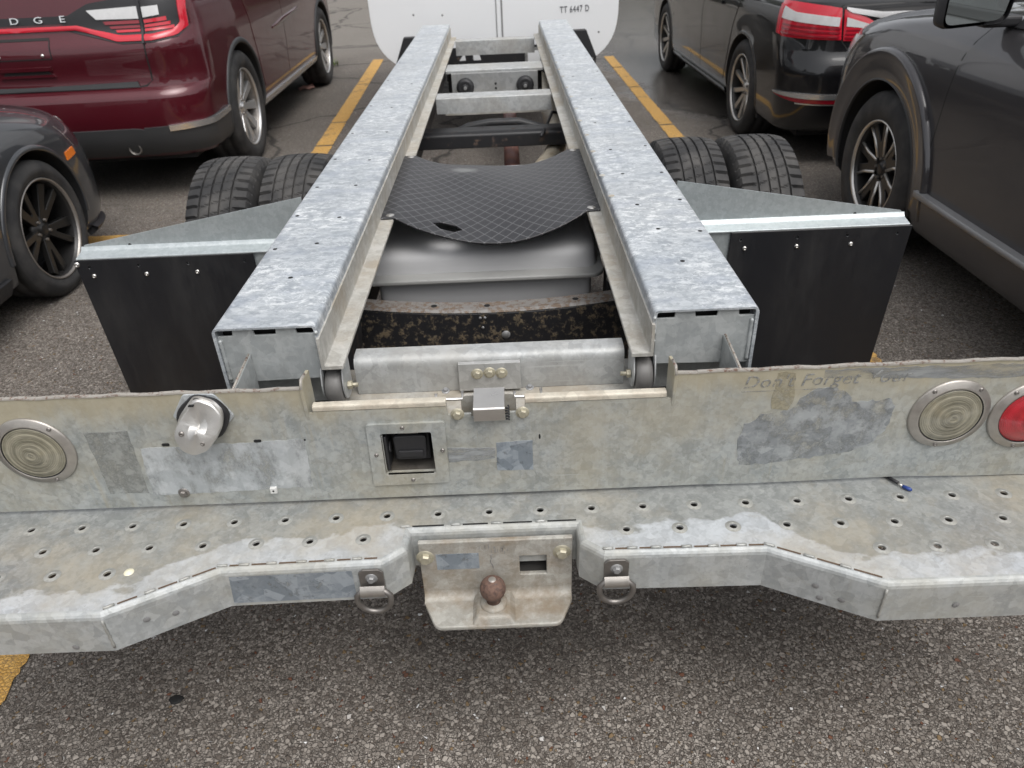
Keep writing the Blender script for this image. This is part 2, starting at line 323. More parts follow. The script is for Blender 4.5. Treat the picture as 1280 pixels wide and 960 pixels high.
def asphaltmat():
    n = NT('asphalt'); P = n.tc.outputs['Object']; px, py, pz = n.sep(P)
    wob = n.n('TexNoise', {'Vector': P, 'Scale': 120.0, 'Detail': 2.0}).outputs['Color']
    pv = n.n('VectorMath', {0: P, 1: n.n('VectorMath', {0: wob, 1: (.006, .006, 0)}, operation='MULTIPLY').outputs[0]}, operation='ADD').outputs[0]
    def layer(sc):
        col = n.sep(n.vor(pv, sc)); ed = n.vor(pv, sc, 'DISTANCE_TO_EDGE', 'Distance')
        return col, ed
    c1, e1 = layer(180.0); c2, e2 = layer(112.0)
    big = n.math('GREATER_THAN', c2[2], .62)
    val = n.mix(big, c1[0], c2[0]); edge = n.mix(big, n.math('MULTIPLY', e1, 180 / 60.), n.math('MULTIPLY', e2, 112 / 34.))
    hue = n.mix(big, c1[1], c2[1])
    st = n.n('ValToRGB', {'Fac': val}); cr = st.color_ramp
    for pos, c in ((0, (.108, .089, .074)), (.30, (.166, .139, .117)), (.62, (.230, .196, .168)), (.86, (.305, .267, .232)), (1, (.40, .36, .318))):
        el = cr.elements[0] if pos == 0 else (cr.elements[1] if pos == 1 else cr.elements.new(pos))
        el.position = pos; el.color = (*c, 1)
    stone = st.outputs[0]
    stone = n.mix(n.ramp(hue, .975, .985), stone, (.22, .15, .08)); stone = n.mix(n.math('LESS_THAN', hue, .006), stone, (.17, .075, .045))
    c = n.mix(n.ramp(n.math('ADD', edge, n.math('MULTIPLY', n.noise(P, 300, 2), .12)), .07, .26), (.050, .042, .036), stone)
    # broad weathering: oil darkening, dusty light zones
    blot = n.noise(P, .9, 6, .6); c = n.mix(n.ramp(blot, .30, .72), n.mix(.35, c, (.035, .032, .03)), c)
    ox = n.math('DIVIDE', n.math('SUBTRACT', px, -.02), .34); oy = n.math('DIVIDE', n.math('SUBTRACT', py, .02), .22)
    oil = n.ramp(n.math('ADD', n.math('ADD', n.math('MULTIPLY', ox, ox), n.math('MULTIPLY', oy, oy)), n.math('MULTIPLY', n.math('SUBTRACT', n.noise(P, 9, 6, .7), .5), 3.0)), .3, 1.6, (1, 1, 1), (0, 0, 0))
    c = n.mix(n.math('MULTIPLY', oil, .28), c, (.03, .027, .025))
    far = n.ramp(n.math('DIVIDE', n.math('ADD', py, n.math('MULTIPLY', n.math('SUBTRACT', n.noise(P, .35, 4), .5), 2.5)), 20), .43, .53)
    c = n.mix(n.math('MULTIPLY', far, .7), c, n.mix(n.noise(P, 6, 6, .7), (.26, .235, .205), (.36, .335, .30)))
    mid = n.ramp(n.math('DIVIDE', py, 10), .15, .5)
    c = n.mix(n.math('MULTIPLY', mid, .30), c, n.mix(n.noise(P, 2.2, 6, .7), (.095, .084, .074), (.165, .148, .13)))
    # cracks
    cv = n.n('VectorMath', {0: P, 1: n.n('VectorMath', {0: n.n('TexNoise', {'Vector': P, 'Scale': 2.2, 'Detail': 5.0}).outputs['Color'], 1: (.55, .55, 0)}, operation='MULTIPLY').outputs[0]}, operation='ADD').outputs[0]
    cd_ = n.vor(cv, .42, 'DISTANCE_TO_EDGE', 'Distance')
    crk = n.math('MULTIPLY', n.ramp(cd_, .002, .012, (1, 1, 1), (0, 0, 0)), n.ramp(n.math('DIVIDE', py, 10), .33, .42))
    c = n.mix(n.math('MULTIPLY', crk, .8), c, (.03, .027, .025))
    # seam where the drive lane begins
    sm = n.math('ABSOLUTE', n.math('SUBTRACT', n.math('ADD', py, n.math('MULTIPLY', n.math('SUBTRACT', n.noise(P, 3, 3), .5), .2)), 10.45))
    c = n.mix(n.math('MULTIPLY', n.ramp(sm, .01, .10, (1, 1, 1), (0, 0, 0)), .6), c, (.05, .045, .042))
    # standing damp on the right
    w = n.math('ADD', n.math('MULTIPLY', n.ramp(n.math('DIVIDE', px, 4), .12, .42), n.ramp(n.math('DIVIDE', py, 10), .40, .62)), n.math('MULTIPLY', n.math('SUBTRACT', n.noise(P, 1.1, 5, .6), .5), 1.3))
    wet = n.ramp(w, .45, .75)
    c = n.mix(n.math('MULTIPLY', wet, .55), c, (.045, .043, .042))
    n.out(Base_Color=c, Roughness=n.math('SUBTRACT', n.math('ADD', .62, n.math('MULTIPLY', hue, .2)), n.math('MULTIPLY', wet, .55)), Specular_IOR_Level=n.math('ADD', .35, n.math('MULTIPLY', wet, .3)))
    h = n.math('MULTIPLY', n.ramp(edge, .0, .45), n.math('ADD', .5, val))
    nd = n.n('Bump', {'Height': h, 'Strength': n.math('SUBTRACT', .75, n.math('MULTIPLY', wet, .68)), 'Distance': .006}); n.t.links.new(nd.outputs[0], n.b.inputs['Normal'])
    return n.m
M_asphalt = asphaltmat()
def linemat():
    n = NT('yellow_paint'); P = n.tc.outputs['Object']
    ed = n.vor(P, 110.0, 'DISTANCE_TO_EDGE', 'Distance'); cel = n.sep(n.vor(P, 110.0))[0]
    c = n.mix(n.math('ADD', n.math('MULTIPLY', cel, .6), n.math('MULTIPLY', n.noise(P, 5, 5), .4)), (.50, .27, .055), (.70, .42, .12))
    gone = n.math('MAXIMUM', n.ramp(ed, .02, .07, (1, 1, 1), (0, 0, 0)), n.ramp(n.noise(P, 5, 8, .8), .54, .64))
    c = n.mix(n.math('MULTIPLY', gone, .75), c, (.10, .08, .06))
    n.out(Base_Color=c, Roughness=.65); n.bump(n.ramp(ed, 0, .4), .6, .005)
    return n.m
M_line = linemat()
# ------------------------------------------------------------------ ground
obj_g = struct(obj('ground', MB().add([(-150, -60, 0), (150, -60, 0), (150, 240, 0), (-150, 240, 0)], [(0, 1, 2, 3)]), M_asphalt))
def line(pts, w):
    # worn painted stripe with ragged edges and breaks at the cracks
    mb = MB()
    for (x0, y0), (x1, y1) in pts:
        d = Vector((x1 - x0, y1 - y0)); L = d.length; d.normalize(); nrm = Vector((-d.y, d.x)); n = max(4, int(L / .015)); L_, R_ = [], []
        for i in range(n + 1):
            t = i / n; p = Vector((x0, y0)) + d * (L * t); e = min(t, 1 - t) * L
            ww = w / 2
            L_.append(p + nrm * (ww + random.uniform(-.006, .005))); R_.append(p - nrm * (ww + random.uniform(-.006, .005)))
        for i in range(n):
            mb.add([(*L_[i], .004), (*R_[i], .004), (*R_[i + 1], .004), (*L_[i + 1], .004)], [(0, 1, 2, 3)])
    return struct(obj('parking_line', mb, M_line))
def seg(xa, ya, xb, yb, cuts):
    out = []; f = lambda y: xa + (xb - xa) * (y - ya) / (yb - ya)
    ys = [ya] + [c for c in cuts] + [yb]
    for a, b in zip(ys[:-1], ys[1:]): out.append(((f(a + .018), a + .018), (f(b - .018), b - .018)))
    return out
line(seg(-1.138, -3.0, -1.56, 9.25, [-.6, 1.9, 3.4, 4.95, 5.75, 7.55]), .135)
line(seg(1.432, -3.0, 1.345, 8.7, [.2, 3.0, 5.15, 6.75, 7.9]), .115)
line([((-9, 3.16), (-1.34, 2.99))], .13); line([((1.45, 2.93), (9, 2.76))], .13)
obj_t = obj('tar_spot', MB().lathe([(.0, .004), (.007, .004), (.011, .003), (.0125, .0)], (0, 0, 0), (0, 0, 1), 11), M_dark)
for v in obj_t.data.vertices: v.co.x *= 1.35 + .25 * math.sin(v.co.y * 300)
obj_t.location = (-.763, -.037, .0005); tag(obj_t, 'small black tar spot on the asphalt in front of the bumper', 'tar spot')
# paper scrap, weed
def pf(u, v): return ((u - .5) * .17 + .02 * v, (v - .5) * .13, .006 + .018 * abs(math.sin(u * 5 + v * 3)) + .02 * u * v)
pp = obj('paper_scrap', MB().grid(pf, 8, 6, False), plain('pink_paper', (.62, .36, .31), .8, 0, .15, 20)); pp.location = (-2.1, 7.4, .002); pp.rotation_euler[2] = .5
pp.modifiers.new('t', 'SOLIDIFY').thickness = .002
tag(pp, 'crumpled pink paper scrap on the asphalt by the maroon car', 'litter')
wm = MB()
for i in range(60):
    a = random.uniform(0, 6.28); l = random.uniform(.05, .13); b = Vector((random.gauss(0, .05), random.gauss(0, .03), 0)); t = b + Vector((math.cos(a) * l * .7, math.sin(a) * l * .7, l * .7)); s = Vector((-math.sin(a), math.cos(a), 0)) * .009
    m_ = (b + t) / 2 + Vector((0, 0, .02)); wm.add([b, m_ + s, t, m_ - s], [(0, 1, 2, 3)])
wo = obj('weed', wm, plain('weed_green', (.13, .18, .05), .6, 0, .4, 20)); wo.location = (-2.1, 8.85, 0); tag(wo, 'small green weed growing from a crack past the maroon car', 'weed')
# ------------------------------------------------------------------ truck
T = thing('truck', 'white cab truck chassis with bare galvanised rails and a wide step bumper', 'truck')
def bolt(parent, p, d=(0, -1, 0), r=.008, m=None, name='bolt', washer=True):
    mb = MB(); h = r * .8
    if washer: mb.lathe([(0.0, .0015), (r * 1.35, .0015), (r * 1.5, 0)], p, d, 18)
    mb.lathe([(0, h + .0015), (r * .8, h + .0015), (r, h * .75), (r, 0)], p, d, 6, False)
    return obj(name, mb, m or M_zincbolt, parent)
def screw(parent, p, d=(0, -1, 0), r=.005, m=None):
    return obj('screw', MB().lathe([(0, r * .3), (r * .35, r * .3), (r * .4, r * .65), (r * .75, r * .55), (r, 0)], p, d, 12), m or M_dring, parent)
# --- rails
for sx in (-1, 1):
    X = lambda pts: [(sx * a, b) for a, b in pts]
    prof = rpoly(X([(.513, .70), (.513, .870), (.316, .870), (.316, .822), (.322, .822), (.322, .866), (.507, .866), (.507, .70)]), [0, .012, .012, 0, 0, .006, .006, 0])
    rl = obj('frame_rail', MB().prism(prof, 'y', .127, 4.68), M_rail, T, angle=35)
    ang = rpoly(X([(.3185, .845), (.3125, .845), (.3125, .785), (.277, .785), (.277, .778), (.3185, .778)]), [0, 0, .004, .003, 0, 0])
    obj('rail_ledge', MB().prism(ang, 'y', .118, 4.70), M_ledge, T, angle=35)
    # end plate with three slots, gusset, side web
    pl = X([(.3225, .752), (.507, .748), (.507, .851), (.478, .851), (.476, .8655), (.438, .8655), (.436, .851), (.396, .851), (.394, .8655), (.358, .8655), (.356, .851), (.3225, .851)])
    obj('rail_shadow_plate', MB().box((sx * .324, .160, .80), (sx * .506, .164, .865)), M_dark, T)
    ep = obj('rail_end_plate', MB().prism(pl, 'y', .133, .138), M_endplate, T, bevel=.001)
    obj('weld', MB().tube([(sx * .503, .132, .755 + .005 * i + random.uniform(-.001, .001)) for i in range(19)], [.0035 + .0015 * (i % 2) for i in range(19)], 6), M_endplate, ep)
    g = MB().prism([(.132, .812), (.132, .69), (.012, .69), (.012, .800)], 'x', sx * .452, sx * .459)
    go = obj('gusset', g, M_endplate, T, bevel=.001)
    obj('rusty_edge', MB().tube([(sx * .4555, .130, .8120), (sx * .4555, .07, .8065), (sx * .4555, .014, .8005)], .0026, 6), M_rust, go)
    obj('lower_web', MB().box((sx * .30, .19, .66), (sx * .507, .196, .752)), M_cross, T, bevel=.002)
    # weld nubs on the rail end, small holes on top
    for i in range(4): obj('weld_nub', MB().lathe([(0, .004), (.003, .003), (.004, 0)], (sx * .318, .127, .855 - .014 * i - .006 * (i % 2)), (0, -1, 0), 8), M_endplate, rl)
    hm = None
    for (hx, hy) in [(.492, .52), (.416, .352), (.492, .745), (.490, .983), (.400, .545), (.380, .985), (.379, .72), (.379, 1.244), (.492, 1.27), (.492, 1.6), (.37, 1.6), (.40, 2.0), (.492, 2.05), (.37, 2.5), (.492, 2.6), (.492, 3.1), (.37, 3.1)]:
        if hm is None:
            hm = obj('screw_hole', MB().lathe([(0, .0006), (.0045, .0006), (.0055, .0002)], (0, 0, 0), (0, 0, 1), 10), M_dark, rl); hm.location = (sx * hx, hy, .8702)
        else: copy(hm, rl, (sx * hx, hy, .8702))
    # rubber roller at the rail end
    ax = (1, 0, 0)
    ro = obj('rear_roller', MB().lathe([(.010, -.017), (.030, -.017), (.036, -.014), (.0385, -.006), (.0385, .006), (.036, .014), (.030, .017), (.010, .017)], (sx * .305, .150, .722), ax, 32), plain('roller_rubber_%d' % (sx + 1), (.14, .135, .13), .5, 0, .3, 30), T)
    for k in (-1, 1):
        sp = MB().prism(rpoly([(.19, .78), (.135, .778), (.118, .735), (.128, .700), (.165, .690), (.19, .70)], [0, .01, .02, .02, .02, 0]), 'x', sx * .305 + k * .0205 - .0015, sx * .305 + k * .0205 + .0015)
        obj('roller_bracket', sp, M_cross, ro, bevel=.0005)
    obj('axle_bolt', MB().cyl((sx * .282, .150, .722), (sx * .262, .150, .722), .0045, n=10).lathe([(0, .0), (.009, 0), (.009, .008), (0, .008)], (sx * .282, .150, .722), (-sx, 0, 0), 6, False), M_zincbolt, ro)
# spatter / weld beads along right rail's inner edge
for i in range(14):
    yy = .8 + i * .21 + random.uniform(-.04, .04); obj('weld_bead', MB().lathe([(0, .003), (.006, .002), (.010, 0)], (.321 + random.uniform(-.002, .006), yy, .8695), (0, 0, 1), 7), M_ledge, T)
# --- rear cross member with latch
cm = rpoly([(.198, .668), (.198, .751), (.246, .751), (.246, .745), (.205, .745), (.205, .668)], [0, .022, .004, 0, .015, 0], 6)
cmo = obj('rear_cross_member', MB().prism(cm, 'x', -.2765, .2765), M_cross, T, angle=35)
obj('rear_floor_plate', MB().box((-.33, .092, .660), (.33, .30, .667)), M_ledge, T)
lp = obj('latch_plate', MB().sheet([(-.064, .674), (.064, .674), (.063, .738), (-.063, .738)], [rpoly([(-.031, .703), (-.020, .703), (-.020, .726), (-.031, .726)], .005), rpoly([(.019, .703), (.030, .703), (.030, .726), (.019, .726)], .005)], 'y', .184, .1955), M_steel_p if False else galv('latch_zinc', (.36, .36, .35), (.46, .46, .45), (.52, .52, .5), damt=.1, wamt=.2), T, bevel=.001)
for bx, bz in ((-.0255, .714), (0, .716), (.0245, .714)): bolt(lp, (bx, .184, bz), r=.0085)
lk = obj('latch_bracket', MB().prism(rpoly([(-.052, .672), (.052, .672), (.052, .745), (-.052, .745)], [0, 0, .012, .012]), 'y', .058, .066), M_ledge, T, bevel=.001)
obj('latch_hook', MB().prism(rpoly([(-.014, .734), (-.014, .762), (.052, .766), (.056, .735), (.048, .735), (.044, .757), (-.006, .754), (-.006, .734)], [.003, .005, .005, 0, 0, .005, .005, .003]), 'x', -.025, .031), M_steel, lk, angle=40)
obj('latch_spring', MB().tube([(.036 + .003 * math.cos(i * 1.3), -.010 + .003 * math.sin(i * 1.3), .733 + i * .0012) for i in range(26)], .0016, 6), M_black, lk)
for k, x0, x1 in ((0, -.092, -.045), (1, .05, .098)): obj('latch_rod', MB().tube([(x0, .02, .776 - .002 * k), (x0, .012, .768), (x1, .012, .768), (x1, .03, .772)], .003, 8), M_steel, lk)
for x in (-.075, .078): bolt(lk, (x, .03, .775), (0, -.2, 1), .005, M_grey)
# --- bumper panel (upright)
top = []
for i in range(24):
    x = 1.15 - (1.15 - .338) * i / 23; top.append((x, .812 + .0012 * math.sin(i * 1.9) - (.006 if x > 1 else 0)))
notch = [(.336, .775), (.330, .758), (.3225, .757), (.322, .761), (.068, .761), (.066, .742), (.040, .742), (.040, .7335), (-.030, .7335), (-.030, .742), (-.072, .742), (-.074, .761), (-.314, .761), (-.3145, .757), (-.322, .757), (-.326, .774)]
topL = [(-.328 - (1.15 - .328) * i / 23, .811 + .0012 * math.sin(i * 2.3) + .005 * (i / 23)) for i in range(24)]
bot = [(-1.15, .556), (-.464, .554), (.03, .5535), (.395, .5545), (.50, .552), (.62, .5535), (.74, .555), (.80, .5545), (.95, .5485), (1.15, .5475)]
outer = top + notch + topL + bot
holes = [[(-.198, .615), (-.106, .615), (-.106, .710), (-.197, .710)]]
BP = obj('bumper_panel', MB().sheet(outer, holes, 'y', 0, .006), M_panel, T)
for a, b in ((-.314, -.074), (.068, .322)):
    pr = rpoly([(-.001, .762), (-.001, .7735), (.015, .7735), (.015, .762)], [0, .006, .003, 0])
    obj('panel_flange', MB().prism(pr, 'x', a, b), galv('scuffed_flange_%d' % (a > 0), (.46, .43, .36), (.60, .56, .47), (.68, .65, .57), dirt=(.30, .20, .13), damt=.35, dscale=14, wamt=.3, metal=.1), BP, bevel=.001)
    obj('flange_web', MB().box((a, .0095, .735), (b, .0135, .7615)), M_ledge, BP)
for lst in (top, topL):
    rt = MB()
    for (xa, za), (xb, zb) in zip(lst[:-1], lst[1:]):
        h0, h1 = random.uniform(.0, .0016), random.uniform(.0, .0016)
        rt.add([(xa, -.0015, za - .002), (xb, -.0015, zb - .002), (xb, .0075, zb - .002), (xa, .0075, za - .002), (xa, -.0008, za + h0), (xb, -.0008, zb + h1), (xb, .0065, zb + h1), (xa, .0065, za + h0)], [(0, 1, 5, 4), (4, 5, 6, 7), (2, 3, 7, 6), (0, 4, 7, 3), (1, 2, 6, 5)])
    obj('rusty_edge', rt, M_rust, BP)
for sx, zt in ((-1, .826), (1, .824)):
    xt = -.3245 if sx < 0 else .3345
    tb = obj('folded_tab', MB().prism(rpoly([(-.004, .768), (-.006, zt - .012), (.004, zt), (.05, zt - .006), (.05, .69), (.008, .69)], [.004, .006, .004, 0, 0, 0]), 'x', xt - .003, xt + .003), M_panel, BP, bevel=.001)
    obj('rusty_edge', MB().tube([(xt, -.005, zt - .014), (xt, .003, zt), (xt, .03, zt - .003)], .0028, 6), M_rust, tb)
def decal(name, poly, m, parent, y=-.0006): return obj(name, MB().prism(poly, 'y', y, .001), m, parent)
def ragged(poly, amp, step=.012):
    out = []
    for i, p in enumerate(poly):
        q = poly[(i + 1) % len(poly)]; n = max(1, int(math.dist(p, q) / step))
        for k in range(n): out.append((p[0] + (q[0] - p[0]) * k / n + random.uniform(-amp, amp), p[1] + (q[1] - p[1]) * k / n + random.uniform(-amp, amp)))
    return out
decal('plate_patch', ragged([(-.646, .695), (-.34, .702), (-.345, .588), (-.655, .582)], .002), M_pale, BP)
decal('old_label_patch', ragged([(-.738, .736), (-.657, .735), (-.662, .590), (-.735, .592)], .0015), galv('dull_zinc_patch', (.25, .265, .26), (.34, .355, .345), (.42, .43, .42), sc=1.4, damt=.15, wamt=.3, alpha=(30, .38, .50)), BP)
decal('clean_patch', ragged([(.012, .676), (.080, .678), (.079, .608), (.011, .610)], .0008), M_clean, BP)
decal('scraped_strip', ragged([(-.078, .668), (.009, .664), (.009, .638), (-.080, .634)], .002), galv('scraped_zinc', (.31, .33, .345), (.40, .42, .43), (.50, .51, .52), stretch=(.3, 1, 3), damt=.1, wamt=.6, alpha=(30, .40, .52, (.4, 1, 2.5))), BP)
# ghost of a peeled truck-shaped decal and lettering on the right
def lump(cx, cz, rx, rz, n=40, seed=1):
    r_ = random.Random(seed); return [(cx + rx * math.cos(t) * (1 + r_.uniform(-.07, .07)), cz + rz * math.sin(t) * (1 + r_.uniform(-.07, .07))) for t in [2 * math.pi * i / n for i in range(n)]]
gs = [(.470, .597), (.463, .66), (.472, .694), (.50, .715), (.535, .720), (.552, .722), (.566, .748), (.592, .766), (.625, .768), (.648, .752), (.66, .735), (.73, .737), (.742, .716), (.735, .668), (.70, .628), (.62, .612), (.55, .603)]
decal('peeled_decal_mark', ragged(gs, .003, .008), galv('peeled_zinc', (.245, .262, .275), (.375, .395, .405), (.50, .515, .52), sc=1.0, damt=.06, wamt=.5, metal=.35, wobble=.008, cw=.7, alpha=(20, .38, .47)), BP)
decal('scratched_band', ragged([(.60, .806), (1.10, .800), (1.10, .774), (.90, .774), (.60, .788)], .002), galv('band_zinc', (.27, .285, .295), (.36, .375, .38), (.45, .46, .46), sc=1.4, stretch=(.3, 1, 2.5), damt=.08, wamt=.45, alpha=(14, .40, .52, (.5, 1, 2))), BP, -.0004)
me = textmesh('ghost_lettering', "Don't Forget Your", .036, .0004, 1.04, .25)
gt = obj('ghost_lettering', me, M_ghost, BP); gt.rotation_euler = (R(90), R(-.3), 0); gt.location = (.604, -.0007, .7855)
xs = [v.co.x for v in me.vertices]; gt.scale = (.298 / (max(xs) - min(xs)), 1, 1)
gl = obj('ghost_outline', MB().box((.455, -.0006, .7655), (.62, .001, .7668)), M_ghost, BP)
ts = obj('tan_stain', MB().prism(ragged([(.516, .804), (.545, .804), (.552, .742), (.547, .722), (.512, .728), (.515, .77)], .003), 'y', -.0009, .001), galv('tan_stain', (.36, .33, .24), (.42, .385, .28), (.46, .43, .33), damt=.4, dirt=(.36, .30, .18), alpha=(40, .40, .58)), BP)
for x, z in ((-.597, .702), (-.427, .702)): obj('slot', MB().prism(rpoly([(x - .007, z - .003), (x + .007, z - .003), (x + .007, z + .003), (x - .007, z + .003)], .003), 'y', -.0012, .001), M_dark, BP)
bolt(BP, (-.595, -.0008, .586), r=.0075, m=M_dring)
sn = obj('square_nut', MB().box((-.427, -.007, .580), (-.414, .0, .593)), plain('white_nylon', (.62, .62, .6), .5), BP, bevel=.001); obj('nut_hole', MB().cyl((-.4205, -.0074, .5865), (-.4205, -.006, .5865), .0022, n=8), M_dark, sn)
for p in ((-.055, .743), (.063, .741)): bolt(BP, (p[0], 0, p[1]), r=.0085)
for p in ((-.340, .700), (.093, .686)): obj('pit_mark', MB().prism(circ(p[0], p[1], .0018, 7, .006 if p[0] > 0 else .0025), 'y', -.0008, .001), M_dark, BP)
# connector recess
bz = obj('connector_bezel', MB().sheet(rpoly([(-.227, .588), (-.081, .590), (-.079, .731), (-.223, .731)], .006), [rpoly([(-.200, .614), (-.105, .614), (-.106, .710), (-.199, .710)], .004)], 'y', -.006, -.0002), M_panel, T, bevel=.003)
for x, z in ((-.157, .722), (-.088, .667), (-.150, .600), (-.212, .662)): screw(bz, (x, -.006, z), r=.0042)
cup = MB(); a, b_, c_, d_ = (-.200, .614), (-.105, .614), (-.106, .710), (-.199, .710)
for p, q in ((a, b_), (b_, c_), (c_, d_), (d_, a)):
    cup.add([(p[0], -.0055, p[1]), (q[0], -.0055, q[1]), (q[0] * .97 - .0045, .085, q[1]), (p[0] * .97 - .0045, .085, p[1])], [(0, 1, 2, 3)])
cup.add([(-.21, .085, .60), (-.10, .085, .60), (-.10, .085, .72), (-.21, .085, .72)], [(0, 1, 2, 3)])
obj('connector_cup', cup, galv('cup_metal', (.07, .066, .058), (.11, .10, .09), (.14, .13, .12), dirt=(.10, .08, .055), damt=.6, wamt=.1, metal=.1), bz)
sk = obj('connector_socket', MB().box((-.184, .020, .628), (-.114, .08, .706)), M_black, bz, bevel=.004)
obj('socket_cap', MB().prism(rpoly([(-.177, .640), (-.121, .640), (-.118, .694), (-.180, .694)], .008), 'y', .006, .0195).box((-.172, .002, .648), (-.126, .0065, .662)), M_black, sk, bevel=.002)
obj('socket_lid', MB().box((-.1955, -.003, .622), (-.1905, .04, .700)).cyl((-.1905, .018, .665), (-.187, .018, .665), .012, n=20), M_black, sk, bevel=.002)
obj('hinge_pin', MB().cyl((-.170, .012, .699), (-.132, .012, .699), .0028, n=10), M_steel, sk)
# lights
def light(x, z, red):
    lt = obj('tail_light' if red else 'reverse_light', MB().lathe([(.0735, 0), (.0735, .002), (.0715, .0045), (.064, .0055), (.0605, .009), (.0575, .009), (.0565, .004)], (x, -.0003, z), (0, -1, 0), 56), M_lip, T)
    pr = []; k = 22
    for i in range(k + 1):
        r = .0565 * (1 - i / k); h = .006 + .008 * (1 - (r / .0565) ** 2) + (.0024 * (i % 2) if not red else .0004 * (i % 2)) + (.003 if r < .018 else 0) - (.002 if r < .006 else 0)
        if red: h += .006 * (1 - (r / .0565) ** 2)
        pr.append((r, h))
    le = obj('lens', MB().lathe(pr, (0, 0, 0), (0, -1, 0), 56), M_redlens if red else M_clear, lt); le.location = (x, -.0003, z)
    obj('gasket', MB().tube([(x + .0572 * math.cos(t), -.0075, z + .0572 * math.sin(t)) for t in [2 * math.pi * i / 48 for i in range(48)]], .0016, 6, True), M_dark, lt)
    for t in (90 - 38, 90 + 38 + 0, 262) if x > 0 else (48, 160, 285): screw(lt, (x + .0672 * math.cos(R(t)), -.0052, z + .0672 * math.sin(R(t))), r=.0045, m=M_dring)
    return lt
l1 = light(-.838, .700, False); l2 = light(.843, .700, False); l3 = light(.992, .690, True); l4 = light(-.99, .705, True)
for o_, s_ in ((l1, 'clear round reverse light on the left of the bumper panel'), (l2, 'clear round reverse light on the right of the bumper panel'), (l3, 'red round tail light at the right end of the panel')): o_['label'] = s_
# plate lamp
pb = obj('plate_lamp', MB().prism(rpoly([(-.535, .811), (-.480, .810), (-.468, .789), (-.454, .762), (-.479, .735), (-.502, .714), (-.565, .765)], .006), 'y', -.004, -.0002), M_pale, T, bevel=.001)
gk = [(-.517, .8115), (-.505, .812), (-.474, .801), (-.458, .774), (-.468, .744), (-.484, .722), (-.53, .712), (-.552, .735), (-.557, .763), (-.548, .785)]
obj('gasket', MB().prism(rpoly(gk, .012), 'y', -.014, -.003), M_black, pb, bevel=.003)
dm = [(-.511, .814), (-.501, .815), (-.479, .806), (-.466, .785), (-.468, .765), (-.481, .743), (-.501, .720), (-.527, .711), (-.548, .720), (-.558, .741), (-.556, .758), (-.544, .777), (-.520, .805)]
cx_, cz_ = sum(p[0] for p in dm) / len(dm), sum(p[1] for p in dm) / len(dm) - .004
db = MB(); N_ = len(dm); rows = [(.99, -.014), (1, -.026), (.985, -.0305), (.95, -.033), (.90, -.0338), (.4, -.034), (.05, -.0342)]
vs = [(cx_ + (p[0] - cx_) * s_, y_ + (.012 * (p[1] - cz_) / .05 if y_ < -.02 else 0), cz_ + (p[1] - cz_) * s_ - .006 * (y_ < -.02)) for s_, y_ in rows for p in rpoly(dm, .008, 3)]
n_ = len(vs) // len(rows); db.add(vs, [(r * n_ + i, r * n_ + (i + 1) % n_, (r + 1) * n_ + (i + 1) % n_, (r + 1) * n_ + i) for r in range(len(rows) - 1) for i in range(n_)] + [tuple(range((len(rows) - 1) * n_, len(rows) * n_))], True)
dome = obj('lamp_cover', db, M_chrome, pb, angle=24)
for p in ((-.541, -.0362, .750), (-.507, -.0412, .731)): screw(dome, p, r=.0056, m=M_dring)
obj('cover_slot', MB().box((-.519, -.0275, .800), (-.510, -.022, .802)), M_dark, dome)
# loose wire under the panel
wr = obj('loose_wire', MB().tube([(.765, .02, .548), (.774, -.004, .5505), (.780, -.016, .5515)], .0035, 8), M_black, T)
obj('bare_sleeve', MB().tube([(.779, -.015, .551), (.785, -.024, .550)], .0022, 8), M_steel, wr)
obj('blue_connector', MB().tube([(.785, -.024, .550), (.794, -.033, .5495), (.797, -.036, .5495)], [.0036, .0042, .002], 8), M_blue, wr)
# --- step bumper
ZS, ZB = .545, .456
front = [(1.15, -.259), (.655, -.259), (.482, -.170), (.196, -.165), (.156, -.132), (.153, -.088)]
front = front + [(-a, b) for a, b in reversed(front)]
def inset(pl, d):
    out = []
    for i, p in enumerate(pl):
        p = Vector(p); a = (p - Vector(pl[i - 1])).normalized() if i > 0 else None; b = (Vector(pl[i + 1]) - p).normalized() if i < len(pl) - 1 else None
        na = Vector((a.y, -a.x)) if a else Vector((b.y, -b.x)); nb = Vector((b.y, -b.x)) if b else na
        m = (na + nb); m = m / m.dot(na) if m.length else na
        out.append(p + m.normalized() * min(d / max(.3, m.normalized().dot(na)), d * 2))
    return out
def ext(p, q): return p
rowdefs = [(.012, ZS), (.0085, ZS - .0006), (.0045, ZS - .0028), (.0015, ZS - .0065), (0, ZS - .012), (0, ZB)]
rows_ = [[(v[0], v[1], z) for v in inset(front, d)] for d, z in rowdefs]
tp = [(v[0], v[1]) for v in inset(front, .012)]
dimples = [(-.98 + .0972 * i, -.0445 - .0055 * max(0, i - 10) / 10) for i in range(21)]
dimples += [(-.928 + .0985 * i, -.105) for i in range(8)] + [(.244 + .0972 * i, -.106 - .0014 * i) for i in range(9)]
dimples += [(-.88, -.165), (-.781, -.165), (-.683, -.166), (.679, -.177), (.775, -.178), (.874, -.178), (.972, -.178)]
sb = MB().sheet(tp + [(-1.15, .07), (1.15, .07)], [circ(a, b, .0066, 14) for a, b in dimples], 'z', ZS - .003, ZS)
SB = obj('step_bumper', sb, M_step, T)
skb = MB()
n_ = len(front)
for r in range(len(rows_) - 1):
    for i in range(n_ - 1): skb.add([rows_[r][i], rows_[r][i + 1], rows_[r + 1][i + 1], rows_[r + 1][i]], [(0, 1, 2, 3)], r < 4)
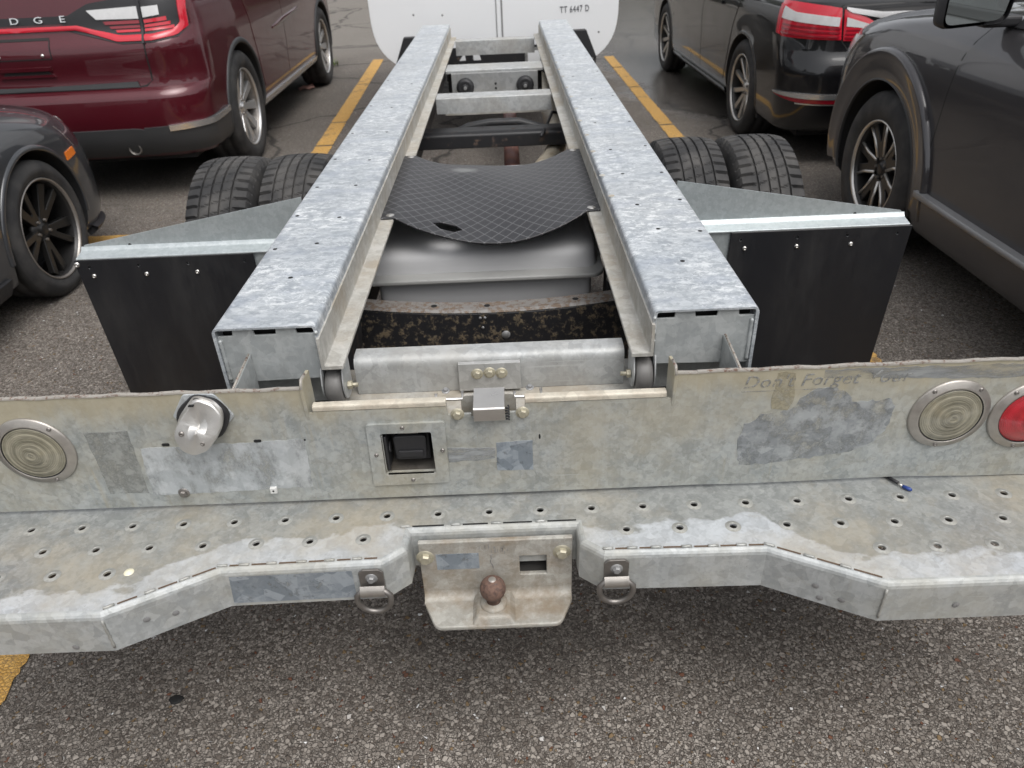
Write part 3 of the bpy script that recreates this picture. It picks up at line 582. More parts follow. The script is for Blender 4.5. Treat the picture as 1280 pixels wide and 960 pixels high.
# return lip underneath
for i in range(n_ - 1):
    q = inset(front, .03); skb.add([(*front[i], ZB), (*front[i + 1], ZB), (q[i + 1].x, q[i + 1].y, ZB), (q[i].x, q[i].y, ZB)], [(0, 1, 2, 3)])
sko = obj('step_front_face', skb, M_skirt, SB)
dm0 = None
dpf = [(.0063, .0002), (.0068, .0014), (.0078, .0019), (.0098, .0013), (.0125, .0005), (.0145, .0001)]
M_dimple = galv('dimple_zinc', (.29, .295, .28), (.40, .405, .39), (.52, .525, .51), damt=.3, wamt=.3, dirt=(.36, .32, .24))
for a, b in dimples:
    if dm0 is None: dm0 = obj('tread_dimple', MB().lathe(dpf, (0, 0, 0), (0, 0, 1), 22), M_dimple, SB); dm0.location = (a, b, ZS + .0002)
    else: copy(dm0, SB, (a, b, ZS + .0002))
obj('old_bolt', MB().lathe([(0, .004), (.006, .003), (.009, 0)], (-.646, -.163, ZS), (0, 0, 1), 14), plain('cream_plug', (.7, .66, .5), .4), SB)
# weld slots along the fold
M_slot = plain('weld_slot', (.10, .065, .042), .7, 0, .5, 90)
def slots(p, q, n, m=M_slot):
    p, q = Vector(p), Vector(q); d = (q - p).normalized(); nr = Vector((-d.y, d.x)); L = (q - p).length
    for i in range(n):
        a = p + d * (L * (i + .12) / n); b = p + d * (L * (i + .74 + random.uniform(-.15, .12)) / n); w = .0020
        mb = MB().add([(*(a - nr * w), ZS + .0004), (*(b - nr * w), ZS + .0004), (*(b + nr * w), ZS + .0004), (*(a + nr * w), ZS + .0004)], [(0, 1, 2, 3)])
        obj('fold_slot', mb, m, SB)
        obj('weld', MB().tube([(*(b + d * (.004 + .006 * k)), ZS + .0005 + .001 * (k % 2)) for k in range(4)], .0028, 6), M_dimple, SB)
ii = inset(front, .0125)
slots(ii[2], ii[3], 6); slots(ii[8], ii[9], 6); slots(ii[1], ii[2], 3, M_slot); slots(ii[9], ii[10], 3, M_slot); slots(ii[5], ii[6], 4, M_dark)
for i in (1, 10): obj('corner_weld', MB().tube([(front[i][0] * .999, front[i][1] - .0005, ZS - .012 - .0085 * k) for k in range(9)], [.002 + .0008 * (k % 2) for k in range(9)], 6), M_dimple, sko)
obj('label_patch', MB().add([(-.470, -.1702, .530), (-.252, -.1669, .530), (-.252, -.1669, .463), (-.476, -.1702, .463)], [(0, 1, 2, 3)]), M_clean, sko)
for x, y, z in ((-.60, -.2312, .50), (-.56, -.2106, .49), (.56, -.2106, .495), (.60, -.2312, .48), (.57, -.2158, .47), (-.72, -.2595, .47), (.78, -.2595, .49), (.90, -.2595, .50)):
    obj('weep_mark', MB().lathe([(0, .0006), (.005, .0005), (.006, 0)], (x, y - .001, z), (.46 * (1 if x > 0 else -1) * (abs(x) < .65) * -1, -.89, 0), 10), M_grey, sko)
obj('dark_hole_backing', MB().box((-1.1, .03, .33), (1.1, .30, .525)), M_blackrust, T, bevel=.01)  # unseen black box added behind the step so its holes look dark
# D-rings
for sx in (-1, 1):
    x = .2185 * sx; y = -.1665
    dr = obj('tie_down', MB().prism(rpoly([(x - .022, .490), (x + .022, .490), (x + .022, .527), (x + .014, .534), (x - .014, .534), (x - .022, .527)], 0.002), 'y', y - .005, y), M_dring, T, bevel=.001)
    bolt(dr, (x, y - .005, .514), r=.0075, m=M_grey)
    obj('strap', MB().grid(lambda u, v: (x - .022 + .044 * u, y - .006 - .012 * math.sin(math.pi * (.12 + .85 * v)), .500 - .032 * v), 2, 10), M_lip, dr)
    rp = []
    for t in range(25):
        a = math.pi + math.pi * t / 24; rp.append((x + .030 * math.cos(a), y - .013 - .004 * math.sin(a), .468 + .034 * math.sin(a)))
    rp += [(x + .030, y - .012, .478), (x + .022, y - .011, .487), (x - .022, y - .011, .487), (x - .030, y - .012, .478)]
    obj('ring', MB().tube(rp, .0056, 10, True), M_dring, dr)
# hitch
hp = [(-.142, .384), (.145, .384), (.146, .528), (-.141, .528)]
HT = obj('hitch_plate', MB().sheet(hp, [rpoly([(.046, .437), (.097, .437), (.097, .486), (.046, .486)], .003)], 'y', -.104, -.094), M_hitch, T, bevel=.002)
obj('hitch_box_tube', MB().box((.040, -.0935, .43), (.103, .08, .432)).box((.040, -.0935, .49), (.103, .08, .492)).box((.040, -.0935, .432), (.042, .08, .49)).box((.101, -.0935, .432), (.103, .08, .49)).box((.042, .05, .432), (.101, .052, .49)), plain('tube_inside', (.035, .033, .03), .8, 0, .3, 30), HT)  # near-black walls stand in for the shade inside the tube
shelf = rpoly([(-.142, -.096), (-.141, -.120), (-.115, -.180), (.119, -.180), (.145, -.120), (.145, -.096)], [0, .012, .014, .014, .012, 0])
obj('hitch_shelf', MB().prism(shelf, 'z', .376, .386), M_hitch, HT, bevel=.003)
def fil(u, v):
    a = v * math.pi / 2; return (-.1405 + .284 * u, -.088 - .016 * (1 - math.cos(a)) if False else -.1045 - .018 * (1 - math.sin(a)), .3855 + .018 * (1 - math.cos(a)))
obj('bend_fillet', MB().grid(fil, 1, 6), M_hitch, HT)
blk = MB(); xc = -.006
vs = [(xc - .040, -.178, .3865), (xc + .040, -.178, .3865), (xc + .040, -.1045, .3865), (xc - .040, -.1045, .3865), (xc - .030, -.171, .401), (xc + .030, -.171, .401), (xc + .030, -.1055, .401), (xc - .030, -.1055, .401)]
blk.add(vs, [(4, 5, 6, 7), (0, 1, 5, 4), (1, 2, 6, 5), (2, 3, 7, 6), (3, 0, 4, 7)])
bo = obj('ball_mount', blk, M_hitch, HT, bevel=.005, seg=3)
obj('mount_boss', MB().lathe([(.026, 0), (.026, .003), (.022, .006), (.014, .008)], (xc, -.138, .4005), (0, 0, 1), 32), M_hitch, bo)
br = .0245; bc = .440
prof = [(.013, -.034), (.013, -.020)] + [(br * math.cos(t), br * math.sin(t)) for t in [R(-52 + i * (52 + 70) / 14) for i in range(15)]] + [(.0075, br * .955), (0, br * .955)]
bb = obj('hitch_ball', MB().lathe(prof, (xc, -.138, bc), (0, 0, 1), 36), M_ball, T)
obj('ball_flat', MB().lathe([(0, .0006), (.0065, .0005), (.0072, 0)], (xc, -.138, bc + br * .955), (0, 0, 1), 18), M_lip, bb)
for x, z in ((-.130, .492), (.126, .493)): bolt(HT, (x, -.104, z), r=.0115)
decal_h = obj('label_patch', MB().box((-.110, -.1046, .459), (-.030, -.1038, .499)), M_clean, HT)
for i in range(16):
    x = -.030 + random.uniform(0, .055); z = .505 + random.uniform(-.012, .010); obj('scratch', MB().box((x, -.1045, z), (x + random.uniform(.0006, .0012), -.1039, z + random.uniform(.004, .013))).xf(Matrix.Identity(4)), M_grey, HT)
obj('scratch', MB().tube([(-.006 + random.uniform(-.003, .003), -.1042, .495 - .006 * i) for i in range(7)], .0007, 5), M_grey, HT)
# --- mud flaps and their brackets
for sx in (-1, 1):
    y = .865; zt = .7285
    fl = MB().sheet([(sx * .665, .24), (sx * 1.155, .24), (sx * 1.178, zt), (sx * .672, zt)], [circ(sx * x, zt - dz, .0035, 8) for x, dz in ((.70, .022), (.86, .022), (1.0, .022), (1.14, .022))], 'y', y - .006, y)
    fo = obj('mud_flap', fl, M_flap, T)
    sm = fo.modifiers.new('b', 'BEVEL'); sm.width = .001; sm.limit_method = 'ANGLE'
    for x in (.715, .862, 1.015) if sx > 0 else (.84, .985, 1.135): screw(fo, (sx * x, y - .006, zt - .048), r=.0065, m=M_steel)
    if sx < 0: screw(fo, (-1.172, y - .006, zt - .012), r=.008, m=M_steel)
    br_ = obj('flap_bracket', MB().prism([(sx * 1.165, .745), (sx * 1.160, .756), (sx * .52, .868), (sx * .52, .745)], 'y', .905, .908), M_sheet, T)
    fl2 = MB(); sec = rpoly([(.9065, .752), (.9045, .752), (.898, .741), (.860, .7335), (.860, .7295), (.868, .7285), (.868, .60), (.871, .60), (.872, .729), (.896, .736)], [0, 0, .008, .0025, 0, 0, 0, 0, .003, .008])
    fl2.prism(sec, 'x', sx * .52, sx * 1.17)
    obj('bracket_flange', fl2, M_sheet, br_, angle=30)
    obj('screw_hole', MB().lathe([(0, .0005), (.004, .0005), (.005, 0)], (sx * 1.03, .9049, .752), (0, -1, 0), 10), M_dark, br_)
# --- dual tyres
def tyre_mesh(rad, wid, rim, npitch, tread=True, nw=44, sub=6, depth=.009, twist=.5):
    na = npitch * sub; V = np.zeros((na, nw + 1, 3)); hw = wid / 2
    def base(u):  # u -1..1 across section from inner bead to outer bead
        a = abs(u)
        if a < .62: t = a / .62; return hw * .86 * t * math.copysign(1, u), rad - .010 * t ** 3
        t = (a - .62) / .38; ang = t * math.pi * .62
        xx = hw * .86 + hw * .17 * math.sin(min(ang, math.pi)) ** .8 if t < .8 else hw * .86 + hw * .17 * math.sin(.8 * math.pi * .62) ** .8 * (1 - (t - .8) * 1.2)
        return xx * math.copysign(1, u), (rad - .010) - (rad - .010 - rim) * t ** 1.15
    us = []
    if tread:
        gr = [-.32, -.10, .10, .32]
        us = sorted(set([-1, -.94, -.88, -.82, -.76, -.70, -.66, -.62, -.58, -.5, .58, .5, .62, .66, .70, .76, .82, .88, .94, 1, -.3, -.24, -.18, .18, .24, .27, -.27, .36, -.36, .42, -.42, -.06, 0, .06] + [g + d for g in gr for d in (-.028, -.018, .018, .028)]))
    else: us = [-1 + 2 * i / nw for i in range(nw + 1)]
    mb = MB(); vs = []; nu = len(us)
    for i in range(na):
        ph = i / sub
        for u in us:
            x, r = base(u)
            if tread and abs(u) < .70:
                d = 0
                for g in (-.32, -.10, .10, .32):
                    if abs(u - g) < .02: d = depth
                p = (ph + twist * (u * 2.6 if abs(u) < .32 else math.copysign(.5, u) + u * .25)) % 1
                if abs(u) > .36:
                    if p < 2.05 / sub: d = depth * 1.25
                elif p < 1.05 / sub and not d: d = depth * .5
                r -= d
            a = 2 * math.pi * i / na
            vs.append((x, r * math.cos(a), r * math.sin(a)))
    fs = [(i * nu + k, i * nu + k + 1, ((i + 1) % na) * nu + k + 1, ((i + 1) % na) * nu + k) for i in range(na) for k in range(nu - 1)]
    return mb.add(vs, fs, not tread)
TW = tyre_mesh(.385, .245, .215, 56, sub=8)
twm = TW.mesh('truck_tyre'); twm.materials.append(M_tread)
rimm = MB().lathe([(.215, -.10), (.222, -.105), (.212, -.095), (.20, -.06), (.19, .05), (.20, .09), (.215, .10)], (0, 0, 0), (1, 0, 0), 40).lathe([(.195, .05), (.15, .045), (.12, .02), (.07, .02), (.0, .02)], (0, 0, 0), (1, 0, 0), 40).mesh('steel_rim'); rimm.materials.append(M_white)
for sx in (-1, 1):
    for xx in (.727, .985):
        w = bpy.data.objects.new('wheel', None); COL.objects.link(w); w.parent = T; w.location = (sx * xx, 1.70, .385); w.rotation_euler = (random.uniform(0, 1), 0, 0 if sx * (1 if xx > .9 else -1) > 0 else math.pi)
        link('tyre', twm, None, w); link('rim', rimm, None, w)
    vt = obj('valve_stem', MB().tube([(sx * .845, 1.50, .50), (sx * .85, 1.44, .60), (sx * .862, 1.42, .635), (sx * .868, 1.40, .60)], .004, 7), M_lip, T)
# --- stuff between the rails
MAT = NT('rubber_mat'); P_ = MAT.tc.outputs['Object']; mx, my, mz = MAT.sep(P_)
def stripes(s):
    k = MAT.math('FRACT', MAT.math('MULTIPLY', MAT.math('ADD', MAT.math('MULTIPLY', my, .72), MAT.math('MULTIPLY', mx, s)), 27.0)); return MAT.math('LESS_THAN', MAT.math('ABSOLUTE', MAT.math('SUBTRACT', k, .5)), .035)
ln = MAT.math('MAXIMUM', stripes(.9), stripes(-.9))
wx = MAT.math('DIVIDE', MAT.math('ADD', mx, .10), .075); wy = MAT.math('DIVIDE', MAT.math('SUBTRACT', my, 1.47), .06)
wear = MAT.ramp(MAT.math('ADD', MAT.math('ADD', MAT.math('MULTIPLY', wx, wx), MAT.math('MULTIPLY', wy, wy)), MAT.math('MULTIPLY', MAT.noise(P_, 12, 4), .9)), .35, 1.9, (1, 1, 1), (0, 0, 0))
cmat = MAT.mix(MAT.math('MULTIPLY', ln, .9), MAT.mix(MAT.noise(P_, 9, 5), (.013, .013, .015), (.025, .025, .028)), (.12, .12, .125))
cmat = MAT.mix(MAT.math('MULTIPLY', wear, .8), cmat, (.17, .175, .17))
MAT.out(Base_Color=cmat, Roughness=.42); MAT.bump(MAT.math('ADD', ln, MAT.math('MULTIPLY', MAT.noise(P_, 80, 2), .2)), .35, .003)
mb = MB(); NU, NV = 110, 110
def matf(u, v):
    x = (u - .5) * .632; y = .925 + .645 * v + .02 * math.sin(u * 6) * (1 - v) * .4
    e = min(1, abs(x) / .272); sag = (1 - e ** 2.4)
    sag_a = .060 * (1 - v) ** 1.3 + .052 * v
    z = .7905 - sag_a * sag * (1 - .25 * math.exp(-((u - .30) / .14) ** 2 - ((v - .78) / .2) ** 2)) + .014 * math.sin(math.pi * v) * sag + .006 * math.sin(u * 9 + v * 4) * sag
    y -= .055 * (1 - v) * sag
    return (x, y, z)
vs = [matf(i / NU, j / NV) for j in range(NV + 1) for i in range(NU + 1)]; fs = []
for j in range(NV):
    for i in range(NU):
        u, v = (i + .5) / NU, (j + .5) / NV
        if ((u - .30) / .06) ** 2 + ((v - .10) / .038) ** 2 < 1: continue
        a = j * (NU + 1) + i; fs.append((a, a + 1, a + NU + 2, a + NU + 1))
mb.add(vs, fs, True); mo = obj('rubber_mat', mb, MAT.m, T); sd = mo.modifiers.new('s', 'SOLIDIFY'); sd.thickness = .005; sd.offset = -1
for u, v in ((.045, .03), (.955, .03), (.045, .97), (.955, .97)):
    p = matf(u, v); obj('rivet', MB().lathe([(0, .003), (.007, .0025), (.011, .0008), (.012, 0)], (p[0], p[1], p[2] + .001), (0, 0, 1), 14), M_steel, mo)
# fuel tank: lofted rounded box with a flange and a lower half
tk = MB()
def ring(x0, x1, y0, y1, z, r=.06, n=6): return [(p[0], p[1], z) for p in rpoly([(x0, y0), (x1, y0), (x1, y1), (x0, y1)], r, n)]
lv = [(.02, .618, .05), (.022, .632, .055), (.024, .652, .06), (.031, .667, .065), (.046, .675, .07), (.10, .678, .07)]
rs = [ring(-.40 + i * .4, .318 - i * .5, .900 + i, 1.85 - i, z, r) for i, z, r in lv]; n_ = len(rs[0])
tk.add([p for r in rs for p in r], [(k * n_ + i, k * n_ + (i + 1) % n_, (k + 1) * n_ + (i + 1) % n_, (k + 1) * n_ + i) for k in range(len(rs) - 1) for i in range(n_)] + [tuple(range((len(rs) - 1) * n_, len(rs) * n_))], True)
tko = obj('fuel_tank', tk, M_tank, T)
obj('tank_flange', MB().prism(rpoly([(-.42, .872), (.30, .872), (.325, .90), (.325, 1.88), (-.42, 1.88)], [.02, .015, .02, .02, .02]), 'z', .604, .618), plain('tank_flange_grey', (.33, .33, .32), .4, .2, .15, 9), tko, bevel=.004)
obj('tank_lower', MB().prism(rpoly([(-.345, .905), (.29, .905), (.29, 1.85), (-.345, 1.85)], .03), 'z', .42, .603), M_tank, tko, angle=40)
st = obj('tank_strap', MB().box((.330, .87, .45), (.345, .96, .715)), M_black, tko, bevel=.003)
for z in (.60, .66, .69): bolt(st, (.338, .87, z), r=.007, m=M_steel)
# black chassis rails, spotted rear member
for sx in (-1, 1): obj('chassis_rail', MB().box((sx * .385, .30, .47), (sx * .455, 6.6, .655)), M_blackrust, T, bevel=.006)
def bm_(u, v):
    x = (u - .5) * .76; s = (2 * u - 1) ** 2
    return x, s
sm_ = MB(); n_ = 30
for i in range(n_):
    xs_ = [bm_(k / n_, 0) for k in (i, i + 1)]
    q = []
    for x, s in xs_: q.append([(x, .795 + .03 * s, .575 + .012 * s), (x, .755 + .03 * s, .575 + .012 * s), (x, .745 + .03 * s, .565 + .012 * s), (x, .735, .36)])
    for k in range(3): sm_.add([q[0][k], q[1][k], q[1][k + 1], q[0][k + 1]], [(0, 1, 2, 3)], True)
smo = obj('spotted_cross_member', sm_, M_mottle, T)
tf = MB()
for i in range(n_):
    (x0, s0), (x1, s1) = bm_(i / n_, 0), bm_((i + 1) / n_, 0)
    f = lambda x, s: [(x, .80 + .03 * s, .5765 + .012 * s), (x, .752 + .03 * s, .5765 + .012 * s), (x, .744 + .03 * s, .570 + .012 * s)]
    a, b = f(x0, s0), f(x1, s1)
    for k in range(2): tf.add([a[k], b[k], b[k + 1], a[k + 1]], [(0, 1, 2, 3)], True)
obj('member_flange', tf, rustmat('flange_rust', (.11, .075, .052), (.18, .135, .10), (.19, .18, .17), .48, 55), smo)
for x, z, r in ((.03, .50, .012), (-.027, .555, .004), (-.040, .555, .004), (-.034, .525, .004), (-.24, .47, .004)): obj('hole', MB().lathe([(0, .002), (r, .0015), (r * 1.05, 0)], (x, .744 - (.575 - z) * .046, z), (0, -1, 0), 16), M_grey, smo)
for x in (-.17, -.02, .23): obj('hole', MB().lathe([(0, .0006), (.008, .0004), (.009, 0)], (x, .775 + .03 * (x / .38) ** 2, .577 + .012 * (x / .38) ** 2), (0, 0, 1), 12), M_dark, smo)
def channel(name, y0, y1, zt, zb, x, m, r=.006):
    pr = rpoly([(y0, zb), (y0, zt), (y1, zt), (y1, zt - .006), (y0 + .006, zt - .006), (y0 + .006, zb)], [0, r, 0, 0, r * .6, 0])
    return obj(name, MB().prism(pr, 'x', -x, x), m, T, angle=35)
channel('cross_member', 2.62, 2.74, .776, .704, .277, M_cross)
channel('far_cross_member', 4.56, 4.66, .776, .68, .277, M_cross)
# buffer plate
channel('buffer_member', 3.40, 3.60, .772, .755, .277, M_cross)
obj('member_back', MB().box((-.277, 3.55, .60), (.277, 3.56, .755)), M_blackrust, T)
bp = obj('buffer_plate', MB().box((-.245, 3.36, .62), (.245, 3.368, .762)), galv('plate_zinc', (.26, .265, .265), (.34, .345, .345), (.4, .4, .4), sc=.5, damt=.2, wamt=.2), T, bevel=.003)
for x in (-.168, .172):
    bf = obj('rubber_buffer', MB().lathe([(.0, .035), (.018, .035), (.022, .030), (.03, .036), (.045, .03), (.05, .012), (.05, 0)], (x, 3.36, .688), (0, -1, 0), 28), M_black, bp)
    bolt(bf, (x, 3.33, .688), r=.011, m=M_grey)
for z in (.70, .675): obj('hole', MB().lathe([(0, .0006), (.006, .0005), (.007, 0)], (.005, 3.3598, z), (0, -1, 0), 10), M_dark, bp)
channel('lower_flange_member', 3.25, 3.34, .625, .56, .285, M_ledge)
# black members, shaft, exhaust
obj('black_cross_member', MB().prism(rpoly([(2.62, .535), (2.62, .60), (2.645, .612), (2.74, .612), (2.76, .60), (2.76, .535)], [0, .01, .01, .01, .01, 0]), 'x', -.39, .39), M_blackrust, T, bevel=.004)
for x in (-.21, .0, .22): obj('hole', MB().lathe([(0, .0006), (.008, .0005), (.009, 0)], (x, 2.6195, .57), (0, -1, 0), 10), M_dark, T.children[-1])
pts = [(-.40, 2.86, .50), (-.30, 2.86, .515), (-.14, 2.88, .575), (-.03, 2.88, .59), (.12, 2.88, .59), (.24, 2.86, .56), (.34, 2.85, .53), (.40, 2.85, .52)]
obj('bent_brace', MB().tube(pts, .026, 10), M_blackrust, T)
sh = obj('drive_shaft', MB().cyl((.075, 1.75, .36), (.085, 5.6, .47), .042, n=20), M_brownpipe, T)
obj('shaft_bearing', MB().lathe([(.03, -.05), (.06, -.04), (.075, 0), (.06, .04), (.03, .05)], (.082, 3.35, .43), (0, 1, 0), 20), M_grey, sh)
ex = obj('exhaust_pipe', MB().tube([(.16, 2.25, .42), (.20, 2.42, .45), (.27, 2.60, .47), (.31, 2.8, .47), (.33, 3.0, .47), (.33, 3.4, .47), (.32, 4.2, .47), (.32, 5.2, .45)], .05, 14), M_cream, T)
obj('exhaust_clamp', MB().tube([(.33 + .055 * math.cos(t), 3.05, .47 + .055 * math.sin(t)) for t in [6.283 * i / 20 for i in range(20)]], .008, 6, True), M_blackrust, ex)
obj('brake_hose', MB().tube([(.22, 2.5, .61), (.26, 2.75, .60), (.30, 2.95, .62), (.37, 3.0, .60)], .008, 8), M_black, T)
ax_ = obj('rear_axle', MB().cyl((-.9, 1.70, .385), (.9, 1.70, .385), .055, n=18).lathe([(.02, -.16), (.11, -.12), (.16, -.03), (.165, .03), (.11, .12), (.04, .20)], (.07, 1.70, .385), (0, 1, 0), 24), M_blackrust, T)
for sx in (-1, 1):
    obj('leaf_spring', MB().grid(lambda u, v: (sx * .50 - .035 + .07 * v, .95 + 1.5 * u, .36 + .28 * (2 * u - 1) ** 2), 20, 1).grid(lambda u, v: (sx * .50 - .035 + .07 * v, 1.15 + 1.1 * u, .345 + .13 * (2 * u - 1) ** 2), 20, 1), M_blackrust, T).modifiers.new('s', 'SOLIDIFY').thickness = .014
# dark shelf with lightening holes under the cab
obj('cab_cross_member', MB().sheet([(-.38, .46), (.38, .46), (.38, .69), (-.38, .69)], [rpoly([(-.275, .60), (-.225, .60), (-.235, .655)], .006), rpoly([(-.17, .60), (-.11, .60), (-.13, .655), (-.17, .655)], .006), rpoly([(.235, .57), (.33, .57), (.33, .66), (.235, .66)], .015)], 'y', 4.86, 4.87), M_blackrust, T)
for i in range(4): obj('hole', MB().lathe([(0, .0012), (.008, .001), (.009, 0)], (-.06, 4.859, .595 + .022 * i), (0, -1, 0), 10), M_grey, T.children[-1])
obj('under_cab_plate', MB().sheet([(.215, .55), (.345, .55), (.345, .68), (.215, .68)], [rpoly([(.235, .57), (.33, .57), (.33, .66), (.235, .66)], .02)], 'y', 4.80, 4.806), M_cross, T)
for sx in (-1, 1): obj('cab_mount_bracket', MB().prism([(.52 * sx, .60), (.74 * sx, .60), (.66 * sx, .79), (.52 * sx, .79)], 'y', 4.74, 4.80), M_black, T, bevel=.005)
# --- cab: back wall panel, body, letters
out = []
for k in range(33):
    t = math.pi + math.pi * k / 32
    c, s = math.cos(t), math.sin(t)
    out.append((.925 * math.copysign(abs(c) ** .62, c), .98 + .52 * math.copysign(abs(s) ** .62, s)))
out += [(.925, 2.15), (.85, 2.3), (-.85, 2.3), (-.925, 2.15)]
CB = obj('cab_back_wall', MB().prism(out, 'y', 5.0, 5.03), M_white, T, bevel=.004)
obj('panel_seam', MB().box((.012, 4.996, .47), (.018, 5.0, 2.25)), M_grey, CB)
obj('panel_seam', MB().box((.050, 4.992, .47), (.062, 5.0, 2.25)), M_grey, CB)
obj('seam_cover', MB().box((.019, 4.994, .47), (.049, 5.0, 2.25)), M_white, CB)
for x, z in ((-.60, .91), (-.585, .72), (-.385, .90), (.78, .74)): obj('rivet', MB().lathe([(0, .003), (.006, .002), (.008, 0)], (x, 5.0, z), (0, -1, 0), 10), M_grey, CB)
tx = obj('cab_lettering', textmesh('cab_lettering', 'TT 6447 D', .062, .001, 1.15), M_letter, CB); tx.rotation_euler = (R(90), R(-1.5), 0); tx.location = (.597, 4.998, .900)
tx.scale = (.215 / max(.01, (max(v.co.x for v in tx.data.vertices) - min(v.co.x for v in tx.data.vertices))), 1, 1)
# ------------------------------------------------------------------ car bodies: stacked plan contours
KEYS = ('w', 'yr', 'yf', 'rxr', 'ryr', 'rxf', 'ryf', 'br', 'bf', 'bow')
def pchip(xs, ys):
    xs, ys = np.array(xs, float), np.array(ys, float); h = np.diff(xs); d = np.diff(ys) / h; m = np.zeros(len(xs))
    for i in range(1, len(xs) - 1):
        if d[i - 1] * d[i] > 0: w1, w2 = 2 * h[i] + h[i - 1], h[i] + 2 * h[i - 1]; m[i] = (w1 + w2) / (w1 / d[i - 1] + w2 / d[i])
    m[0], m[-1] = d[0], d[-1]
    def f(x):
        x = min(max(x, xs[0]), xs[-1]); i = min(int(np.searchsorted(xs, x, 'right')) - 1, len(h) - 1); t = (x - xs[i]) / h[i]
        return ys[i] * (2 * t ** 3 - 3 * t * t + 1) + h[i] * m[i] * (t ** 3 - 2 * t * t + t) + ys[i + 1] * (-2 * t ** 3 + 3 * t * t) + h[i] * m[i + 1] * (t ** 3 - t * t)
    return f
class Body:
    def __init__(s, lv):
        s.z = [l[0] for l in lv]; s.f = {k: pchip(s.z, [l[i + 1] for l in lv]) for i, k in enumerate(KEYS)}; s.cache = {}
    def p(s, z):
        z = min(max(z, s.z[0]), s.z[-1]); k = round(z, 5)
        if k not in s.cache: s.cache[k] = {n: float(f(z)) for n, f in s.f.items()}
        return s.cache[k]
    def S(s, u, z):
        q = s.p(z); w = q['w']; a_r = w - q['rxr']; a_f = w - q['rxf']; er = q['yr'] + q['br'] * (a_r / w) ** 2; ef = q['yf'] - q['bf'] * (a_f / w) ** 2
        ys, ye = q['yr'] + q['ryr'], q['yf'] - q['ryf']
        if u <= 1: x = a_r * max(u, 0); y = q['yr'] + q['br'] * (x / w) ** 2
        elif u <= 2: a = (u - 1) * math.pi / 2; x = a_r + q['rxr'] * math.sin(a); y = er + (ys - er) * (1 - math.cos(a))
        elif u <= 3: t = u - 2; y = ys + (ye - ys) * t; x = w + q['bow'] * (1 - (2 * t - 1) ** 2)
        elif u <= 4: a = (4 - u) * math.pi / 2; x = a_f + q['rxf'] * math.sin(a); y = ef - (ef - ye) * (1 - math.cos(a))
        else: x = a_f * (5 - u); y = q['yf'] - q['bf'] * (x / w) ** 2
        return Vector((x, y, z))
    def U(s, kind, c, z):
        q = s.p(z); w = q['w']
        if kind == 'u': return c
        if kind in 'rf':
            rx = q['rxr'] if kind == 'r' else q['rxf']; a = w - rx
            v = c / a if c <= a else 1 + math.asin(min(1, (c - a) / rx)) * 2 / math.pi
            return v if kind == 'r' else 5 - v
        ys, ye = q['yr'] + q['ryr'], q['yf'] - q['ryf']
        if c < ys:
            a_r = w - q['rxr']; er = q['yr'] + q['br'] * (a_r / w) ** 2; return 1 + math.acos(min(1, max(-1, 1 - (c - er) / (ys - er)))) * 2 / math.pi
        if c > ye:
            a_f = w - q['rxf']; ef = q['yf'] - q['bf'] * (a_f / w) ** 2; return 4 - math.acos(min(1, max(-1, 1 - (ef - c) / (ef - ye)))) * 2 / math.pi
        return 2 + (c - ys) / (ye - ys)
    def N(s, u, z):
        e = 1e-3; a = s.S(min(u + e * 4, 5), z) - s.S(max(u - e * 4, 0), z); b = s.S(u, min(z + .004, s.z[-1])) - s.S(u, max(z - .004, s.z[0]))
        n = a.cross(b); n.normalize(); return n
    def pt(s, k, c, z, off=0., sx=1):
        u = s.U(k, c, z); P = s.S(u, z)
        if off: P = P + s.N(u, z) * off
        return Vector((P.x * sx, P.y, P.z))
    def mesh(s, rows=70, ns=64):
        us = [i / 8 for i in range(8)] + [1 + i / 12 for i in range(12)] + [2 + i / ns for i in range(ns)] + [3 + i / 12 for i in range(12)] + [4 + i / 8 for i in range(9)]
        zs = sorted(set([s.z[0] + (s.z[-1] - s.z[0]) * i / rows for i in range(rows + 1)] + list(s.z)))
        vs = []; full = [(u, 1) for u in us] + [(u, -1) for u in reversed(us[1:-1])]; n = len(full)
        for z in zs:
            for u, sx in full: P = s.S(u, z); vs.append((P.x * sx, P.y, z))
        fs = [(k * n + i, k * n + (i + 1) % n, (k + 1) * n + (i + 1) % n, (k + 1) * n + i) for k in range(len(zs) - 1) for i in range(n)]
        fs += [tuple(range(n - 1, -1, -1)), tuple((len(zs) - 1) * n + i for i in range(n))]
        return MB().add(vs, fs, True)
    def patch(s, name, bot, top, m, parent, off=.003, nu=20, nv=5, sx=1, back=.012, bulge=0.):
        def res(pl):
            if len(pl) == 1: return pl * (nu + 1)
            L = [0.]
            for a, b in zip(pl[:-1], pl[1:]): L.append(L[-1] + math.hypot(a[1] - b[1] if a[0] == b[0] else .2, a[2] - b[2]) + 1e-6)
            out = []
            for i in range(nu + 1):
                t = L[-1] * i / nu; k = 0
                while k < len(L) - 2 and L[k + 1] < t: k += 1
                f = (t - L[k]) / (L[k + 1] - L[k]); a, b = pl[k], pl[k + 1]
                if a[0] == b[0]: out.append((a[0], a[1] + (b[1] - a[1]) * f, a[2] + (b[2] - a[2]) * f))
                else:
                    ua, ub = s.U(*a), s.U(*b); out.append(('u', ua + (ub - ua) * f, a[2] + (b[2] - a[2]) * f))
            return out
        B, T_ = res(bot), res(top); vs = []; inner = []
